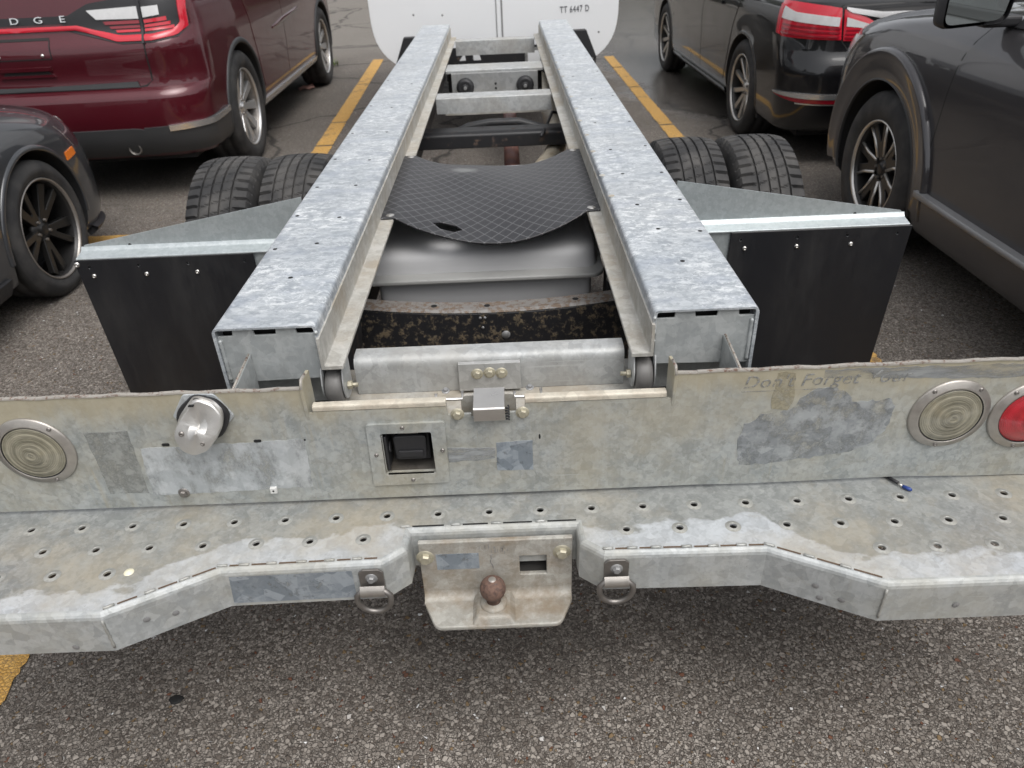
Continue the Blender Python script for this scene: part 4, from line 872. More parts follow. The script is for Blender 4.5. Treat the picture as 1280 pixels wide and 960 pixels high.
        for j in range(nv + 1):
            v = j / nv
            for i in range(nu + 1):
                a, b = B[i], T_[i]; z = a[2] + (b[2] - a[2]) * v
                if a[0] == b[0] and a[0] != 'u': u = s.U(a[0], a[1] + (b[1] - a[1]) * v, z)
                else: ua, ub = s.U(*a), s.U(*b); u = ua + (ub - ua) * v
                e = bulge * (1 - (2 * v - 1) ** 4) * (1 - (2 * i / nu - 1) ** 8)
                P = s.S(u, z); n = s.N(u, z); A = P + n * (off + e); I = P - n * back
                vs.append((A.x * sx, A.y, A.z)); inner.append((I.x * sx, I.y, I.z))
        W = nu + 1; fs = [(j * W + i, j * W + i + 1, (j + 1) * W + i + 1, (j + 1) * W + i) for j in range(nv) for i in range(nu)]
        edge = [i for i in range(W)] + [j * W + nu for j in range(1, nv + 1)] + [nv * W + i for i in range(nu - 1, -1, -1)] + [j * W for j in range(nv - 1, 0, -1)]
        mb = MB().add(vs, fs, True); n = len(edge); mb.add([vs[i] for i in edge] + [inner[i] for i in edge], [(k, (k + 1) % n, n + (k + 1) % n, n + k) for k in range(n)])
        return obj(name, mb, m, parent)
    def strip(s, name, pts, w, m, parent, off=.002, sx=1, n=None, vertical=False, back=.008):
        # thin band along a list of (kind, c, z); width across z, or across c when vertical
        h = w / 2
        if vertical: b = [(k, c - h, z) for k, c, z in pts]; t = [(k, c + h, z) for k, c, z in pts]
        else: b = [(k, c, z - h) for k, c, z in pts]; t = [(k, c, z + h) for k, c, z in pts]
        return s.patch(name, b, t, m, parent, off, n or max(8, len(pts) * 8), 2, sx, back)
    def arch(s, name, yc, zc, r0, r1, a0, a1, prot, m, parent, sx=1, n=48, ridge=None):
        vs = []; prof = ridge or [(0, -.03), (0, .3), (.06, .75), (.2, 1), (.7, .9), (.93, .45), (1, 0), (1, -.05)]
        for i in range(n + 1):
            a = R(a0 + (a1 - a0) * i / n)
            for t, h in prof:
                r = r0 + (r1 - r0) * t; y = yc + r * math.cos(a); z = max(zc + r * math.sin(a), s.z[0]); P = s.pt('s', y, z); vs.append(((P.x + prot * h) * sx, y, z))
        k = len(prof); fs = [(i * k + j, i * k + j + 1, (i + 1) * k + j + 1, (i + 1) * k + j) for i in range(n) for j in range(k - 1)]
        return obj(name, MB().add(vs, fs, True), m, parent, angle=50)
def cut(o, cuts):
    for mb in cuts:
        c = obj('cutter', mb, M_well, o.parent); md = o.modifiers.new('b', 'BOOLEAN'); md.object = c; md.operation = 'DIFFERENCE'; md.solver = 'EXACT'; md.material_mode = 'TRANSFER'
        bpy.context.view_layer.update(); me = bpy.data.meshes.new_from_object(o.evaluated_get(bpy.context.evaluated_depsgraph_get()))
        o.modifiers.clear(); o.data = me; bpy.data.objects.remove(c)
    o.data.polygons.foreach_set('use_smooth', [True] * len(o.data.polygons)); o.data.set_sharp_from_angle(angle=R(28))
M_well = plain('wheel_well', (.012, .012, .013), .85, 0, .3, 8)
# ------------------------------------------------------------------ road wheels
def tyre_plain(rad, wid, rim):
    h = wid / 2; pr = [(rim, -h * .82), (rim + .012, -h * .95), (rim + (rad - rim) * .5, -h), (rad - .02, -h * .93), (rad - .006, -h * .80)]
    for g in (-.45, -.15, .15, .45): pr += [(rad, (g - .05) * wid), (rad - .007, (g - .03) * wid), (rad - .007, (g + .03) * wid), (rad, (g + .05) * wid)] if abs(g) < .4 else [(rad - .002, (g - .03 * math.copysign(1, g)) * wid * .9)]
    pr += [(rad - .006, h * .80), (rad - .02, h * .93), (rad - .03, h * .955), (rad - .034, h * .975), (rim + (rad - rim) * .5, h), (rim + .03, h * .99), (rim + .026, h * .965), (rim + .012, h * .95), (rim, h * .82)]
    return MB().lathe(pr, (0, 0, 0), (1, 0, 0), 72)
def wheel(parent, x, y, r, wid, rim, sx, style, rot=0., steer=0.):
    w = bpy.data.objects.new('wheel', None); COL.objects.link(w); w.parent = parent; w.location = (x, y, r); w.rotation_euler = (0, 0, (0 if sx > 0 else math.pi) + steer)
    obj('tyre', tyre_plain(r, wid, rim), M_tyre, w)
    h = wid / 2; f = h * .72
    ro_ = obj('rim', MB().lathe([(rim + .004, f + .020), (rim - .010, f + .002), (rim - .012, f - .005), (rim - .018, -h * .6), (rim + .004, -h * .8)], (0, 0, 0), (1, 0, 0), 64), style.get('barrel', M_gun), w)
    obj('rim_lip', MB().lathe([(rim - .006, f + .012), (rim - .003, f + .021), (rim + .004, f + .025), (rim + .006, f + .018)], (0, 0, 0), (1, 0, 0), 64), style['lip'], ro_)
    obj('brake_disc', MB().lathe([(rim * .72, f - .10), (rim * .72, f - .112), (.05, f - .112)], (0, 0, 0), (1, 0, 0), 40).lathe([(rim - .02, -h * .5), (.03, -h * .55)], (0, 0, 0), (1, 0, 0), 40), M_well, w)
    n = style['n']
    for i in range(n):
        a0 = 2 * math.pi * i / n + rot; sp = style['poly']; Mx = Matrix.Rotation(a0, 4, 'X')
        mb = MB().prism(sp, 'x', f - .035, f - .004)
        # dish: push the face in toward the hub
        mb.v = [(v[0] + style.get('dish', -.02) * (1 - min(1, v[2] / rim)) + style.get('twist', 0) * v[1], v[1], v[2]) for v in mb.v]
        o = obj('spoke', mb.xf(Mx), style['face'], w, bevel=.004)
        if style.get('edge'):
            for e in style['edge']:
                pts = [(f - .0035 + style.get('dish', -.02) * (1 - min(1, p[1] / rim)), p[0], p[1]) for p in e]
                obj('spoke_edge', MB().tube([tuple(Mx @ Vector(p)) for p in pts], .0078, 6), style['lip'], o)
    obj('hub_cap', MB().lathe([(.0, f - .014), (.024, f - .014), (.029, f - .017), (.032, f - .024), (.06, f - .028), (.065, f - .055)], (0, 0, 0), (1, 0, 0), 32), style.get('hub', style['face']), w)
    for i in range(5):
        a = 2 * math.pi * i / 5 + rot + .3; obj('lug_nut', MB().lathe([(0, .012), (.007, .012), (.009, 0)], (f - .026, .048 * math.cos(a), .048 * math.sin(a)), (1, 0, 0), 6, False), M_dring, w)
    return w
M_alloy = plain('silver_alloy', (.62, .62, .62), .3, .75, .06, 10)
M_mach = plain('machined_alloy', (.60, .58, .55), .3, .8, .1, 30)
M_gun = plain('dark_alloy', (.035, .034, .034), .35, .5, .15, 10)
M_blk = plain('black_alloy', (.02, .0195, .019), .33, .4, .15, 10)
M_clad = plain('cladding', (.035, .036, .038), .55, 0, .15, 8)
M_seam = plain('panel_gap', (.006, .006, .006), .7, 0, .2, 8)
M_redA = lensmat('tail_red', (.55, .012, .03), 0.0); M_redB = lensmat('tail_dark_red', (.24, .008, .018), 0.0); M_whiteL = lensmat('tail_clear', (.62, .62, .62), 0.0)
M_amber = lensmat('amber_marker', (.80, .20, .02), 0.0)
M_trim = plain('chrome_trim', (.78, .78, .78), .24, .9, .04, 8)
M_mirrorglass = plain('mirror_glass', (.45, .48, .47), .04, .9, .05, 5)
M_maroon = paint('maroon_paint', (.062, .0035, .0085), .25, .25)
M_blackp = paint('black_paint', (.0035, .0035, .0045), .0, .03)
M_greyp = paint('charcoal_paint', (.038, .036, .039), .35, .5)
M_dgreyp = paint('dark_grey_paint', (.030, .032, .036), .2, .5)
def glazing(B, par, defs):
    for sx in (-1, 1):
        for nm, b, t in defs: B.patch(nm, b, t, M_glass, par, .004, 16, 6, sx)
# ------------------------------------------------------------------ maroon SUV, seen from behind (rear axle at y=0)
CX = dict(loc=(-2.835, 4.63, 0), rz=R(.9))
D = thing('maroon_car', 'maroon SUV with a red light band, parked beyond the left rear tyres', 'car', **CX); D.scale = (1.04, 1, 1)
#  z    w     yr     yf   rxr  ryr  rxf  ryf  br   bf  bow
DB = Body([
 (.27, .90, -.86, 3.80, .25, .22, .30, .35, .04, .15, 0),
 (.33, .945, -.94, 3.88, .27, .24, .30, .38, .05, .18, 0),
 (.42, .955, -.985, 3.92, .28, .26, .30, .40, .06, .20, .01),
 (.54, .96, -1.00, 3.94, .28, .27, .30, .42, .06, .20, .01),
 (.64, .965, -.995, 3.94, .28, .28, .30, .42, .06, .20, .012),
 (.685, .967, -.965, 3.93, .28, .29, .30, .42, .06, .20, .012),
 (.70, .967, -.925, 3.93, .28, .30, .30, .42, .05, .20, .012),
 (.78, .968, -.915, 3.92, .27, .32, .30, .42, .05, .20, .013),
 (.90, .968, -.925, 3.90, .26, .33, .30, .42, .05, .20, .014),
 (.935, .967, -.918, 3.88, .25, .33, .30, .42, .05, .20, .014),
 (1.02, .958, -.865, 3.80, .24, .32, .30, .45, .05, .20, .014),
 (1.10, .950, -.850, 3.65, .23, .30, .30, .50, .05, .20, .014),
 (1.17, .935, -.835, 3.10, .22, .30, .32, .50, .05, .18, .014),
 (1.22, .905, -.820, 2.50, .22, .30, .34, .45, .05, .18, .01),
 (1.30, .875, -.780, 2.28, .22, .30, .34, .40, .05, .18, .01),
 (1.68, .720, -.600, 1.45, .22, .30, .30, .35, .06, .15, .01),
 (1.78, .600, -.480, 1.20, .22, .30, .25, .35, .06, .12, .01),
 (1.80, .450, -.30, 1.00, .22, .25, .22, .3, .05, .1, 0)])
db_ = obj('body', DB.mesh(), M_maroon, D)
cut(db_, [MB().cyl((s * .60, y, .385), (s * 1.3, y, .385), .435, n=56) for y in (0, 3.04) for s in (-1, 1)])
for s in (-1, 1):
    for y in (0, 3.04):
        DB.arch('arch_trim', y, .385, .432, .468, -14, 194, .012, M_clad, D, s)
        wheel(D, s * .845, y, .385, .255, .262, s, dict(n=10, lip=M_alloy, face=M_alloy, barrel=M_dring, poly=[(-.018, .05), (.020, .05), (.034, .255), (-.030, .255)], dish=-.03), rot=.2)
    DB.strip('sill_chrome', [('s', .45, .335), ('s', 2.58, .335)], .045, M_trim, D, .012, s, 24)
    DB.patch('rear_door', [('s', .50, .44), ('s', 1.34, .42)], [('s', .30, 1.17), ('s', 1.34, 1.17)], M_maroon, D, .003, 14, 14, s)
    DB.patch('front_door', [('s', 1.352, .42), ('s', 2.48, .42)], [('s', 1.352, 1.17), ('s', 2.42, 1.17)], M_maroon, D, .003, 14, 14, s)
    DB.strip('door_gap', [('s', 1.346, z) for z in (.41, .6, .8, 1.0, 1.17)], .014, M_seam, D, .0015, s, vertical=True)
    DB.patch('door_crease', [('s', .95, .80), ('s', 1.3, .81), ('s', 1.95, .86)], [('s', .95, .815), ('s', 1.3, .85), ('s', 1.95, .875)], M_maroon, D, .010, 14, 4, s, .01, .006)
    DB.patch('rear_bumper_corner', [('r', .60, .31), ('s', -.45, .31)], [('r', .60, .475), ('s', -.45, .495)], M_clad, D, .010, 24, 6, s)
    DB.strip('bumper_chrome', [('r', .745, .468), ('r', .86, .472), ('s', -.62, .472), ('s', -.47, .478)], .034, M_trim, D, .018, s, 24)
    # lamp: dark bezel, red track, lenses
    DB.patch('lamp_bezel', [('r', .26, 1.028), ('r', .40, .99), ('r', .58, .945), ('r', .75, .945), ('r', .88, .965), ('r', .922, 1.02)], [('r', .26, 1.085), ('r', .42, 1.16), ('r', .58, 1.18), ('r', .75, 1.20), ('r', .88, 1.21), ('r', .912, 1.22)], M_black, D, .004, 40, 8, s)
    lo = [('r', 0, 1.025), ('r', .33, 1.025), ('r', .42, .998), ('r', .56, .955), ('r', .75, .953), ('r', .87, .970), ('r', .915, 1.01), ('r', .915, 1.20)]
    hi = [('r', 0, 1.05), ('r', .34, 1.05), ('r', .44, 1.02), ('r', .575, .985), ('r', .75, .984), ('r', .855, 1.003), ('r', .885, 1.035), ('r', .885, 1.20)]
    tl = DB.patch('tail_lamp', lo, hi, M_redA, D, .010, 60, 3, s, .012, .004)
    DB.patch('reverse_lens', [('r', .455, 1.075), ('r', .69, 1.07)], [('r', .41, 1.125), ('r', .69, 1.135)], M_whiteL, tl, .010, 12, 4, s)
    DB.patch('reverse_lens', [('r', .715, 1.075), ('r', .80, 1.085)], [('r', .715, 1.13), ('r', .80, 1.135)], M_whiteL, tl, .010, 10, 4, s)
    for i, (za, zb) in enumerate(((1.045, 1.063), (1.022, 1.036), (1.000, 1.014))):
        DB.patch('red_bar', [('r', .50 + .03 * i, za), ('r', .69, za)], [('r', .49 + .03 * i, zb), ('r', .69, zb)], M_redB if i < 2 else M_redA, tl, .009, 12, 2, s)
        DB.patch('red_bar', [('r', .715, za), ('r', .83 + .015 * i, za + .008)], [('r', .715, zb), ('r', .83 + .015 * i, zb + .012)], M_redA, tl, .009, 12, 2, s)
    DB.strip('lamp_split', [('r', .703, z) for z in (.94, 1.0, 1.1, 1.2)], .012, M_black, D, .016, s, vertical=True)
    DB.patch('gate_gap', [('r', .690, .735), ('r', .698, .735)], [('r', .700, .945), ('r', .708, .945)], M_seam, D, .0015, 2, 10, s)
    DB.patch('gate_gap', [('r', .62, .701), ('r', .66, .705), ('r', .69, .735)], [('r', .62, .708), ('r', .655, .713), ('r', .698, .738)], M_seam, D, .002, 10, 2, s)
    DB.patch('gate_trim', [('r', 0, .700), ('r', .62, .703)], [('r', 0, .728), ('r', .61, .735)], M_clad, D, .010, 20, 3, s)
    DB.patch('lower_bumper', [('r', 0, .30), ('r', .62, .30)], [('r', 0, .475), ('r', .55, .475), ('r', .62, .46)], M_clad, D, .0105, 24, 6, s)
    ex_ = obj('exhaust_tip', MB().lathe([(.030, .10), (.030, 0), (.036, -.004), (.038, 0), (.038, .1)], (s * .50, -.955, .345), (0, 1, 0), 24).xf(Matrix.Identity(4)), M_dring, D); ex_.scale = (1, 1, 1)
    obj('exhaust_hole', MB().lathe([(0, .03), (.031, .03)], (s * .50, -.955, .345), (0, 1, 0), 24), M_seam, ex_)
    DB.patch('front_lamp', [('f', .55, .80), ('s', 3.55, .86)], [('f', .55, .92), ('s', 3.4, .95)], M_whiteL, D, .006, 16, 4, s)
glazing(DB, D, [('side_window', [('s', -.35, 1.21), ('s', 1.9, 1.21)], [('s', -.2, 1.62), ('s', 1.15, 1.62)])])
DB.patch('rear_window', [('r', -.62, 1.26), ('r', .62, 1.26)], [('r', -.5, 1.6), ('r', .5, 1.6)], M_glass, D, .004, 4, 4) if False else None
for s in (-1, 1):
    DB.patch('rear_window', [('r', 0, 1.26), ('r', .62, 1.26)], [('r', 0, 1.6), ('r', .48, 1.6)], M_glass, D, .004, 12, 6, s)
    DB.patch('windscreen', [('f', 0, 1.25), ('f', .62, 1.25)], [('f', 0, 1.62), ('f', .48, 1.62)], M_glass, D, .004, 12, 6, s)
for i, ch in enumerate('DODGE'):
    x = -.27 + .135 * i; me = textmesh('badge_letter', ch, .05, .004); o = obj('badge_letter', me, M_trim, D); P = DB.pt('r', abs(x), 1.085, .008, 1 if x >= 0 else -1); o.location = P; o.rotation_euler = (R(80), 0, 0); o.scale = (1.5, 1, 1)
DB.strip('badge_band', [('r', 0, 1.083), ('r', .36, 1.083)], .040, M_black, D, .003, 1); DB.strip('badge_band', [('r', 0, 1.083), ('r', .36, 1.083)], .040, M_black, D, .003, -1)
pr_ = [('r', 0, .905), ('r', .165, .905), ('r', .172, .92)]
for s in (-1, 1):
    DB.strip('plate_recess_edge', [('r', 0, .885), ('r', .172, .885)], .006, M_seam, D, .002, s); DB.strip('plate_recess_edge', [('r', .172, z) for z in (.885, .93, .985)], .006, M_seam, D, .002, s, vertical=True)
    DB.strip('plate_recess_edge', [('r', 0, .988), ('r', .172, .988)], .014, M_seam, D, .002, s)
    obj('plate_screw', MB().lathe([(0, .006), (.007, .005), (.010, 0)], DB.pt('r', .125, .905, .002, s), (0, -1, .2), 12), M_steel, D)
    DB.patch('gate_handle', [('r', 0, .785), ('r', .16, .785)], [('r', 0, .800), ('r', .15, .800)], M_maroon, D, .012, 10, 3, s); DB.patch('handle_recess', [('r', 0, .800), ('r', .14, .800)], [('r', 0, .822), ('r', .12, .822)], M_seam, D, .002, 10, 3, s); DB.patch('handle_lip', [('r', 0, .822), ('r', .15, .822)], [('r', 0, .842), ('r', .15, .842)], M_maroon, D, .014, 10, 3, s)
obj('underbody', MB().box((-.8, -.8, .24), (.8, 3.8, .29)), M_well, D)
# ------------------------------------------------------------------ black sedan, seen from behind (rear axle y=0)
A = thing('black_sedan', 'glossy black sedan with red and white tail lamps, parked beyond the right rear tyres', 'car', (2.755, 4.81, 0), R(.6))
AB = Body([
 (.19, .84, -.85, 3.70, .25, .22, .30, .35, .04, .15, 0),
 (.24, .90, -.98, 3.80, .28, .28, .30, .40, .06, .18, 0),
 (.34, .915, -1.05, 3.84, .30, .32, .30, .42, .08, .2, .01),
 (.46, .92, -1.075, 3.85, .30, .34, .30, .42, .09, .2, .012),
 (.58, .924, -1.08, 3.85, .30, .35, .30, .42, .10, .2, .014),
 (.64, .926, -1.065, 3.84, .30, .36, .30, .42, .10, .2, .014),
 (.72, .928, -1.03, 3.80, .30, .37, .30, .45, .10, .2, .014),
 (.84, .918, -1.02, 3.65, .29, .38, .30, .50, .10, .2, .014),
 (.93, .900, -1.015, 3.25, .28, .38, .32, .55, .10, .2, .014),
 (.985, .875, -1.01, 2.80, .28, .38, .34, .50, .10, .2, .012),
 (1.015, .840, -.93, 2.45, .28, .40, .36, .45, .09, .2, .01),
 (1.045, .810, -.66, 2.25, .28, .40, .36, .40, .08, .2, .01),
 (1.08, .780, -.55, 2.15, .28, .40, .36, .40, .08, .2, .01),
 (1.35, .620, .05, 1.45, .25, .35, .30, .35, .06, .15, .01),
 (1.43, .50, .35, 1.15, .22, .3, .25, .3, .05, .1, 0),
 (1.45, .40, .50, 1.0, .2, .25, .2, .25, .04, .08, 0)])
ab = obj('body', AB.mesh(), M_blackp, A)
cut(ab, [MB().cyl((s * .58, y, .335), (s * 1.3, y, .335), .375, n=56) for y in (0, 2.80) for s in (-1, 1)])
for s in (-1, 1):
    for y in (0, 2.80):
        AB.arch('arch_lip', y, .335, .372, .392, -8, 188, .004, M_blackp, A, s)
        wheel(A, s * .820, y, .335, .225, .232, s, dict(n=10, lip=M_mach, face=M_mach, poly=[(-.016, .04), (.014, .04), (.052, .225), (.016, .225)], dish=-.03, twist=.15), rot=.1)
    AB.patch('rear_door', [('s', .46, .32), ('s', 1.20, .30)], [('s', .20, .95), ('s', 1.20, .95)], M_blackp, A, .003, 14, 14, s)
    AB.patch('front_door', [('s', 1.212, .30), ('s', 2.28, .30)], [('s', 1.212, .95), ('s', 2.25, .94)], M_blackp, A, .003, 14, 14, s)
    AB.strip('door_gap', [('s', 1.206, z) for z in (.30, .5, .7, .95)], .014, M_seam, A, .0015, s, vertical=True)
    AB.strip('door_handle', [('s', .62, .86), ('s', .82, .86)], .022, M_blackp, A, .022, s); AB.strip('door_handle', [('s', 1.65, .86), ('s', 1.85, .86)], .022, M_blackp, A, .022, s)
    AB.strip('sill', [('s', .42, .235), ('s', 2.36, .235)], .06, M_blackp, A, .012, s, 24)
    # tail lamp: outer part on the wing, inner part on the lid
    lo = [('s', -.68, .80), ('s', -.73, .785), ('r', .86, .785), ('r', .72, .782), ('r', .635, .780)]
    hi = [('s', -.61, .985), ('s', -.70, .980), ('r', .86, .980), ('r', .72, .965), ('r', .655, .955)]
    tl = AB.patch('tail_lamp', lo, hi, M_redA, A, .008, 40, 8, s, .012, .006)
    AB.patch('clear_lens', [('s', -.70, .885), ('r', .86, .875), ('r', .66, .855)], [('s', -.69, .95), ('r', .86, .925), ('r', .66, .905)], M_whiteL, tl, .018, 24, 4, s)
    for z in (.855, .832, .808): AB.strip('dark_bar', [('s', -.725, z), ('r', .86, z - .005), ('r', .65, z - .012)], .011, M_redB, tl, .017, s, 24)
    AB.patch('red_edge', [('s', -.68, .80), ('s', -.72, .795)], [('s', -.63, .96), ('s', -.68, .955)], M_redA, tl, .019, 8, 6, s)
    lid = AB.patch('lid_lamp', [('r', .38, .800), ('r', .50, .770), ('r', .622, .775)], [('r', .36, .825), ('r', .50, .90), ('r', .640, .950)], M_redA, A, .008, 30, 6, s, .012, .004)
    AB.patch('clear_lens', [('r', .44, .835), ('r', .615, .855)], [('r', .44, .852), ('r', .62, .905)], M_whiteL, lid, .014, 16, 4, s)
    for z in (.833, .812, .791): AB.strip('dark_bar', [('r', .46, z - .004), ('r', .615, z)], .010, M_redB, lid, .014, s, 16)
    AB.patch('lid_chrome', [('r', 0, .900), ('r', .42, .895), ('r', .60, .930), ('r', .63, .950)], [('r', 0, .930), ('r', .42, .930), ('r', .60, .955), ('r', .63, .960)], M_trim, A, .014, 30, 3, s)
    AB.patch('lid_gap', [('r', .623, .60), ('r', .629, .60)], [('r', .645, .955), ('r', .651, .955)], M_seam, A, .010, 2, 14, s) if False else None
    AB.patch('lid_gap', [('r', .50, .62), ('r', .507, .62)], [('r', .625, .775), ('r', .633, .775)], M_seam, A, .0015, 2, 10, s)
    AB.patch('reflector_chrome', [('s', -.76, .452), ('r', .84, .445), ('r', .52, .440)], [('s', -.74, .462), ('r', .84, .475), ('r', .52, .470)], M_trim, A, .014, 24, 3, s)
    AB.patch('reflector', [('s', -.75, .447), ('r', .83, .418), ('r', .52, .415)], [('s', -.755, .455), ('r', .84, .444), ('r', .52, .438)], M_redB, A, .010, 24, 3, s)
    AB.strip('reflector_base', [('r', .84, .412), ('r', .52, .409)], .006, M_trim, A, .010, s)
    AB.patch('front_lamp', [('f', .55, .62), ('s', 3.45, .68)], [('f', .55, .72), ('s', 3.3, .76)], M_whiteL, A, .006, 16, 4, s)
    AB.patch('rear_window', [('r', 0, 1.09), ('r', .60, 1.09)], [('r', 0, 1.34), ('r', .46, 1.34)], M_glass, A, .004, 12, 6, s)
    AB.patch('windscreen', [('f', 0, 1.07), ('f', .62, 1.07)], [('f', 0, 1.34), ('f', .46, 1.34)], M_glass, A, .004, 12, 6, s)
    AB.strip('window_chrome', [('s', .0, 1.03), ('s', 1.85, 1.03)], .012, M_trim, A, .006, s, 20)
    # wheel-arch mud guard
    obj('mud_guard', MB().box((s * .72, -.40, .20), (s * .90, -.385, .42)), M_black, A, bevel=.004)
glazing(AB, A, [('side_window', [('s', .05, 1.05), ('s', 1.8, 1.05)], [('s', .35, 1.33), ('s', 1.2, 1.33)])])
eP = AB.pt('r', .0, .958, .012); em = MB().tube([(p[0], 0, p[1]) for p in rpoly([(-.048, -.032), (.048, -.032), (.056, .036), (-.056, .036)], .02)], .006, 8, True)
em.add([], []); em.tube([(-.028, 0, .032), (-.020, 0, -.030)], .009, 8); em.tube([(.028, 0, .032), (.020, 0, -.030)], .009, 8); em.tube([(-.022, 0, -.002), (.022, 0, -.002)], .008, 8)
eo = obj('emblem', em, M_trim, A); eo.location = eP + Vector((0, -.004, 0)); eo.rotation_euler = (R(-6), 0, 0)
me = textmesh('badge_lettering', 'Accord', .055, .003, 1.0, .2); bo_ = obj('badge_lettering', me, M_trim, A); bo_.location = AB.pt('r', .46, .715, .006, -1); bo_.rotation_euler = (R(75), 0, R(-6))
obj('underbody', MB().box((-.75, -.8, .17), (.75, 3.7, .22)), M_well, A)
# ------------------------------------------------------------------ charcoal crossover on the right, nose away (front axle at y=0)
J = thing('charcoal_crossover', 'charcoal crossover beside the right mud flap, its door mirror in view', 'car', (2.775, 2.56, 0), R(.3))
JB = Body([
 (.22, .86, -3.6, .78, .3, .25, .30, .40, .05, .18, 0),
 (.27, .895, -3.75, .86, .3, .3, .32, .45, .06, .20, 0),
 (.36, .905, -3.8, .92, .3, .3, .34, .48, .06, .22, .010),
 (.50, .912, -3.82, .95, .3, .3, .36, .50, .06, .24, .014),
 (.70, .918, -3.82, .95, .3, .3, .38, .52, .06, .25, .018),
 (.84, .922, -3.80, .92, .3, .3, .40, .56, .06, .26, .020),
 (.93, .918, -3.78, .86, .3, .3, .42, .60, .06, .26, .020),
 (.985, .905, -3.75, .74, .3, .3, .44, .62, .06, .25, .018),
 (1.03, .880, -3.72, .52, .3, .3, .46, .60, .06, .24, .014),
 (1.065, .850, -3.70, .22, .3, .3, .46, .55, .06, .22, .010),
 (1.09, .828, -3.68, -.15, .3, .3, .44, .50, .06, .20, .010),
 (1.13, .810, -3.65, -.42, .3, .3, .42, .45, .06, .18, .010),
 (1.60, .640, -3.35, -1.45, .25, .3, .30, .35, .06, .15, .01),
 (1.69, .52, -3.1, -1.75, .22, .3, .25, .3, .05, .1, 0),
 (1.71, .42, -2.9, -1.9, .2, .25, .2, .25, .04, .08, 0)])
jb = obj('body', JB.mesh(), M_greyp, J)
cut(jb, [MB().cyl((s * .56, y, .365), (s * 1.3, y, .365), .425, n=56) for y in (0, -2.89) for s in (-1, 1)])
jst = dict(n=5, lip=M_mach, face=M_gun, hub=M_gun, poly=[(-.030, .05), (.030, .05), (.052, .14), (.086, .214), (.036, .228), (.006, .13), (-.006, .13), (-.036, .228), (-.086, .214), (-.052, .14)],
           edge=[[(-.030, .055), (-.050, .14), (-.084, .212)], [(.030, .055), (.050, .14), (.084, .212)]], dish=-.02)
for s in (-1, 1):
    for y in (0, -2.89):
        JB.arch('fender_flare', y, .365, .420, .560, -8, 188, .026, M_greyp, J, s, 64, [(0, -.3), (0, .3), (.04, .42), (.35, .5), (.70, .72), (.84, .98), (.90, 1), (.96, .7), (1, .0), (1, -.1)])
        JB.arch('arch_lip', y, .365, .412, .428, -14, 194, .012, M_clad, J, s)
        wheel(J, s * .800, y, .365, .228, .228, s, jst, rot=.32)
    JB.patch('front_door', [('s', -1.55, .40), ('s', -.475, .38)], [('s', -1.55, 1.07), ('s', -.585, 1.07)], M_greyp, J, .003, 16, 16, s)
    JB.patch('rear_door', [('s', -2.40, .40), ('s', -1.562, .40)], [('s', -2.6, 1.07), ('s', -1.562, 1.07)], M_greyp, J, .003, 14, 14, s)
    JB.patch('door_gap', [('s', -.475, .38), ('s', -.465, .38)], [('s', -.585, 1.07), ('s', -.575, 1.07)], M_seam, J, .0015, 2, 14, s)
    JB.strip('door_gap', [('s', -1.556, z) for z in (.4, .6, .8, 1.07)], .012, M_seam, J, .0015, s, vertical=True)
    JB.patch('sill_cladding', [('s', -2.4, .235), ('s', -.48, .235)], [('s', -2.4, .40), ('s', -.48, .40)], M_greyp, J, .020, 20, 6, s, .02)
    JB.patch('sill_ridge', [('s', -2.4, .395), ('s', -.50, .395)], [('s', -2.4, .42), ('s', -.50, .42)], plain('sill_grey_%d' % (s + 1), (.26, .26, .265), .4, .3), J, .034, 20, 4, s, .03, .006)
    JB.strip('door_handle', [('s', -1.45, .985), ('s', -1.22, .985)], .035, M_greyp, J, .030, s)
    JB.patch('head_lamp', [('f', .62, .74), ('s', .52, .80)], [('f', .62, .86), ('s', .36, .93)], M_whiteL, J, .006, 16, 5, s)
    JB.patch('windscreen', [('f', 0, 1.11), ('f', .66, 1.11)], [('f', 0, 1.58), ('f', .46, 1.58)], M_glass, J, .004, 12, 6, s)
    JB.patch('rear_window', [('r', 0, 1.2), ('r', .6, 1.2)], [('r', 0, 1.55), ('r', .46, 1.55)], M_glass, J, .004, 12, 6, s)
    # door mirror
    mx_ = s * 1.0; my_ = -.72; mz_ = 1.175
    sh_ = rpoly([(-.125, -.085), (.105, -.07), (.120, .05), (.08, .095), (-.09, .095), (-.13, .03)], .035, 5); vs = []; rws = [(1, 0), (1.05, .03), (1.02, .07), (.85, .11), (.5, .135), (.15, .14)]
    sh_ = [(-p[0] * s, p[1]) for p in sh_]
    for k, yy in rws: vs += [(mx_ + p[0] * k, my_ + yy, mz_ + p[1] * k) for p in sh_]
    n_ = len(sh_); mm = MB().add(vs, [(r * n_ + i, r * n_ + (i + 1) % n_, (r + 1) * n_ + (i + 1) % n_, (r + 1) * n_ + i) for r in range(len(rws) - 1) for i in range(n_)] + [tuple(range((len(rws) - 1) * n_, len(rws) * n_))], True)
    mr = obj('door_mirror', mm, M_black, J)
    obj('mirror_glass', MB().add([(mx_ + p[0] * .90, my_ + .012, mz_ + p[1] * .88) for p in sh_], [tuple(range(n_))]), M_mirrorglass, mr)
    obj('mirror_foot', MB().box((s * .82, my_ + .02, 1.085), (s * .96, my_ + .10, 1.125)), M_black, mr, bevel=.012, seg=3)
glazing(JB, J, [('side_window', [('s', -3.2, 1.12), ('s', -.75, 1.12)], [('s', -3.0, 1.55), ('s', -1.62, 1.55)])])
for s in (-1, 1): JB.strip('window_sill_trim', [('s', -3.2, 1.095), ('s', -.70, 1.095)], .03, M_black, J, .008, s, 24)
obj('underbody', MB().box((-.75, -3.6, .2), (.75, .7, .25)), M_well, J)
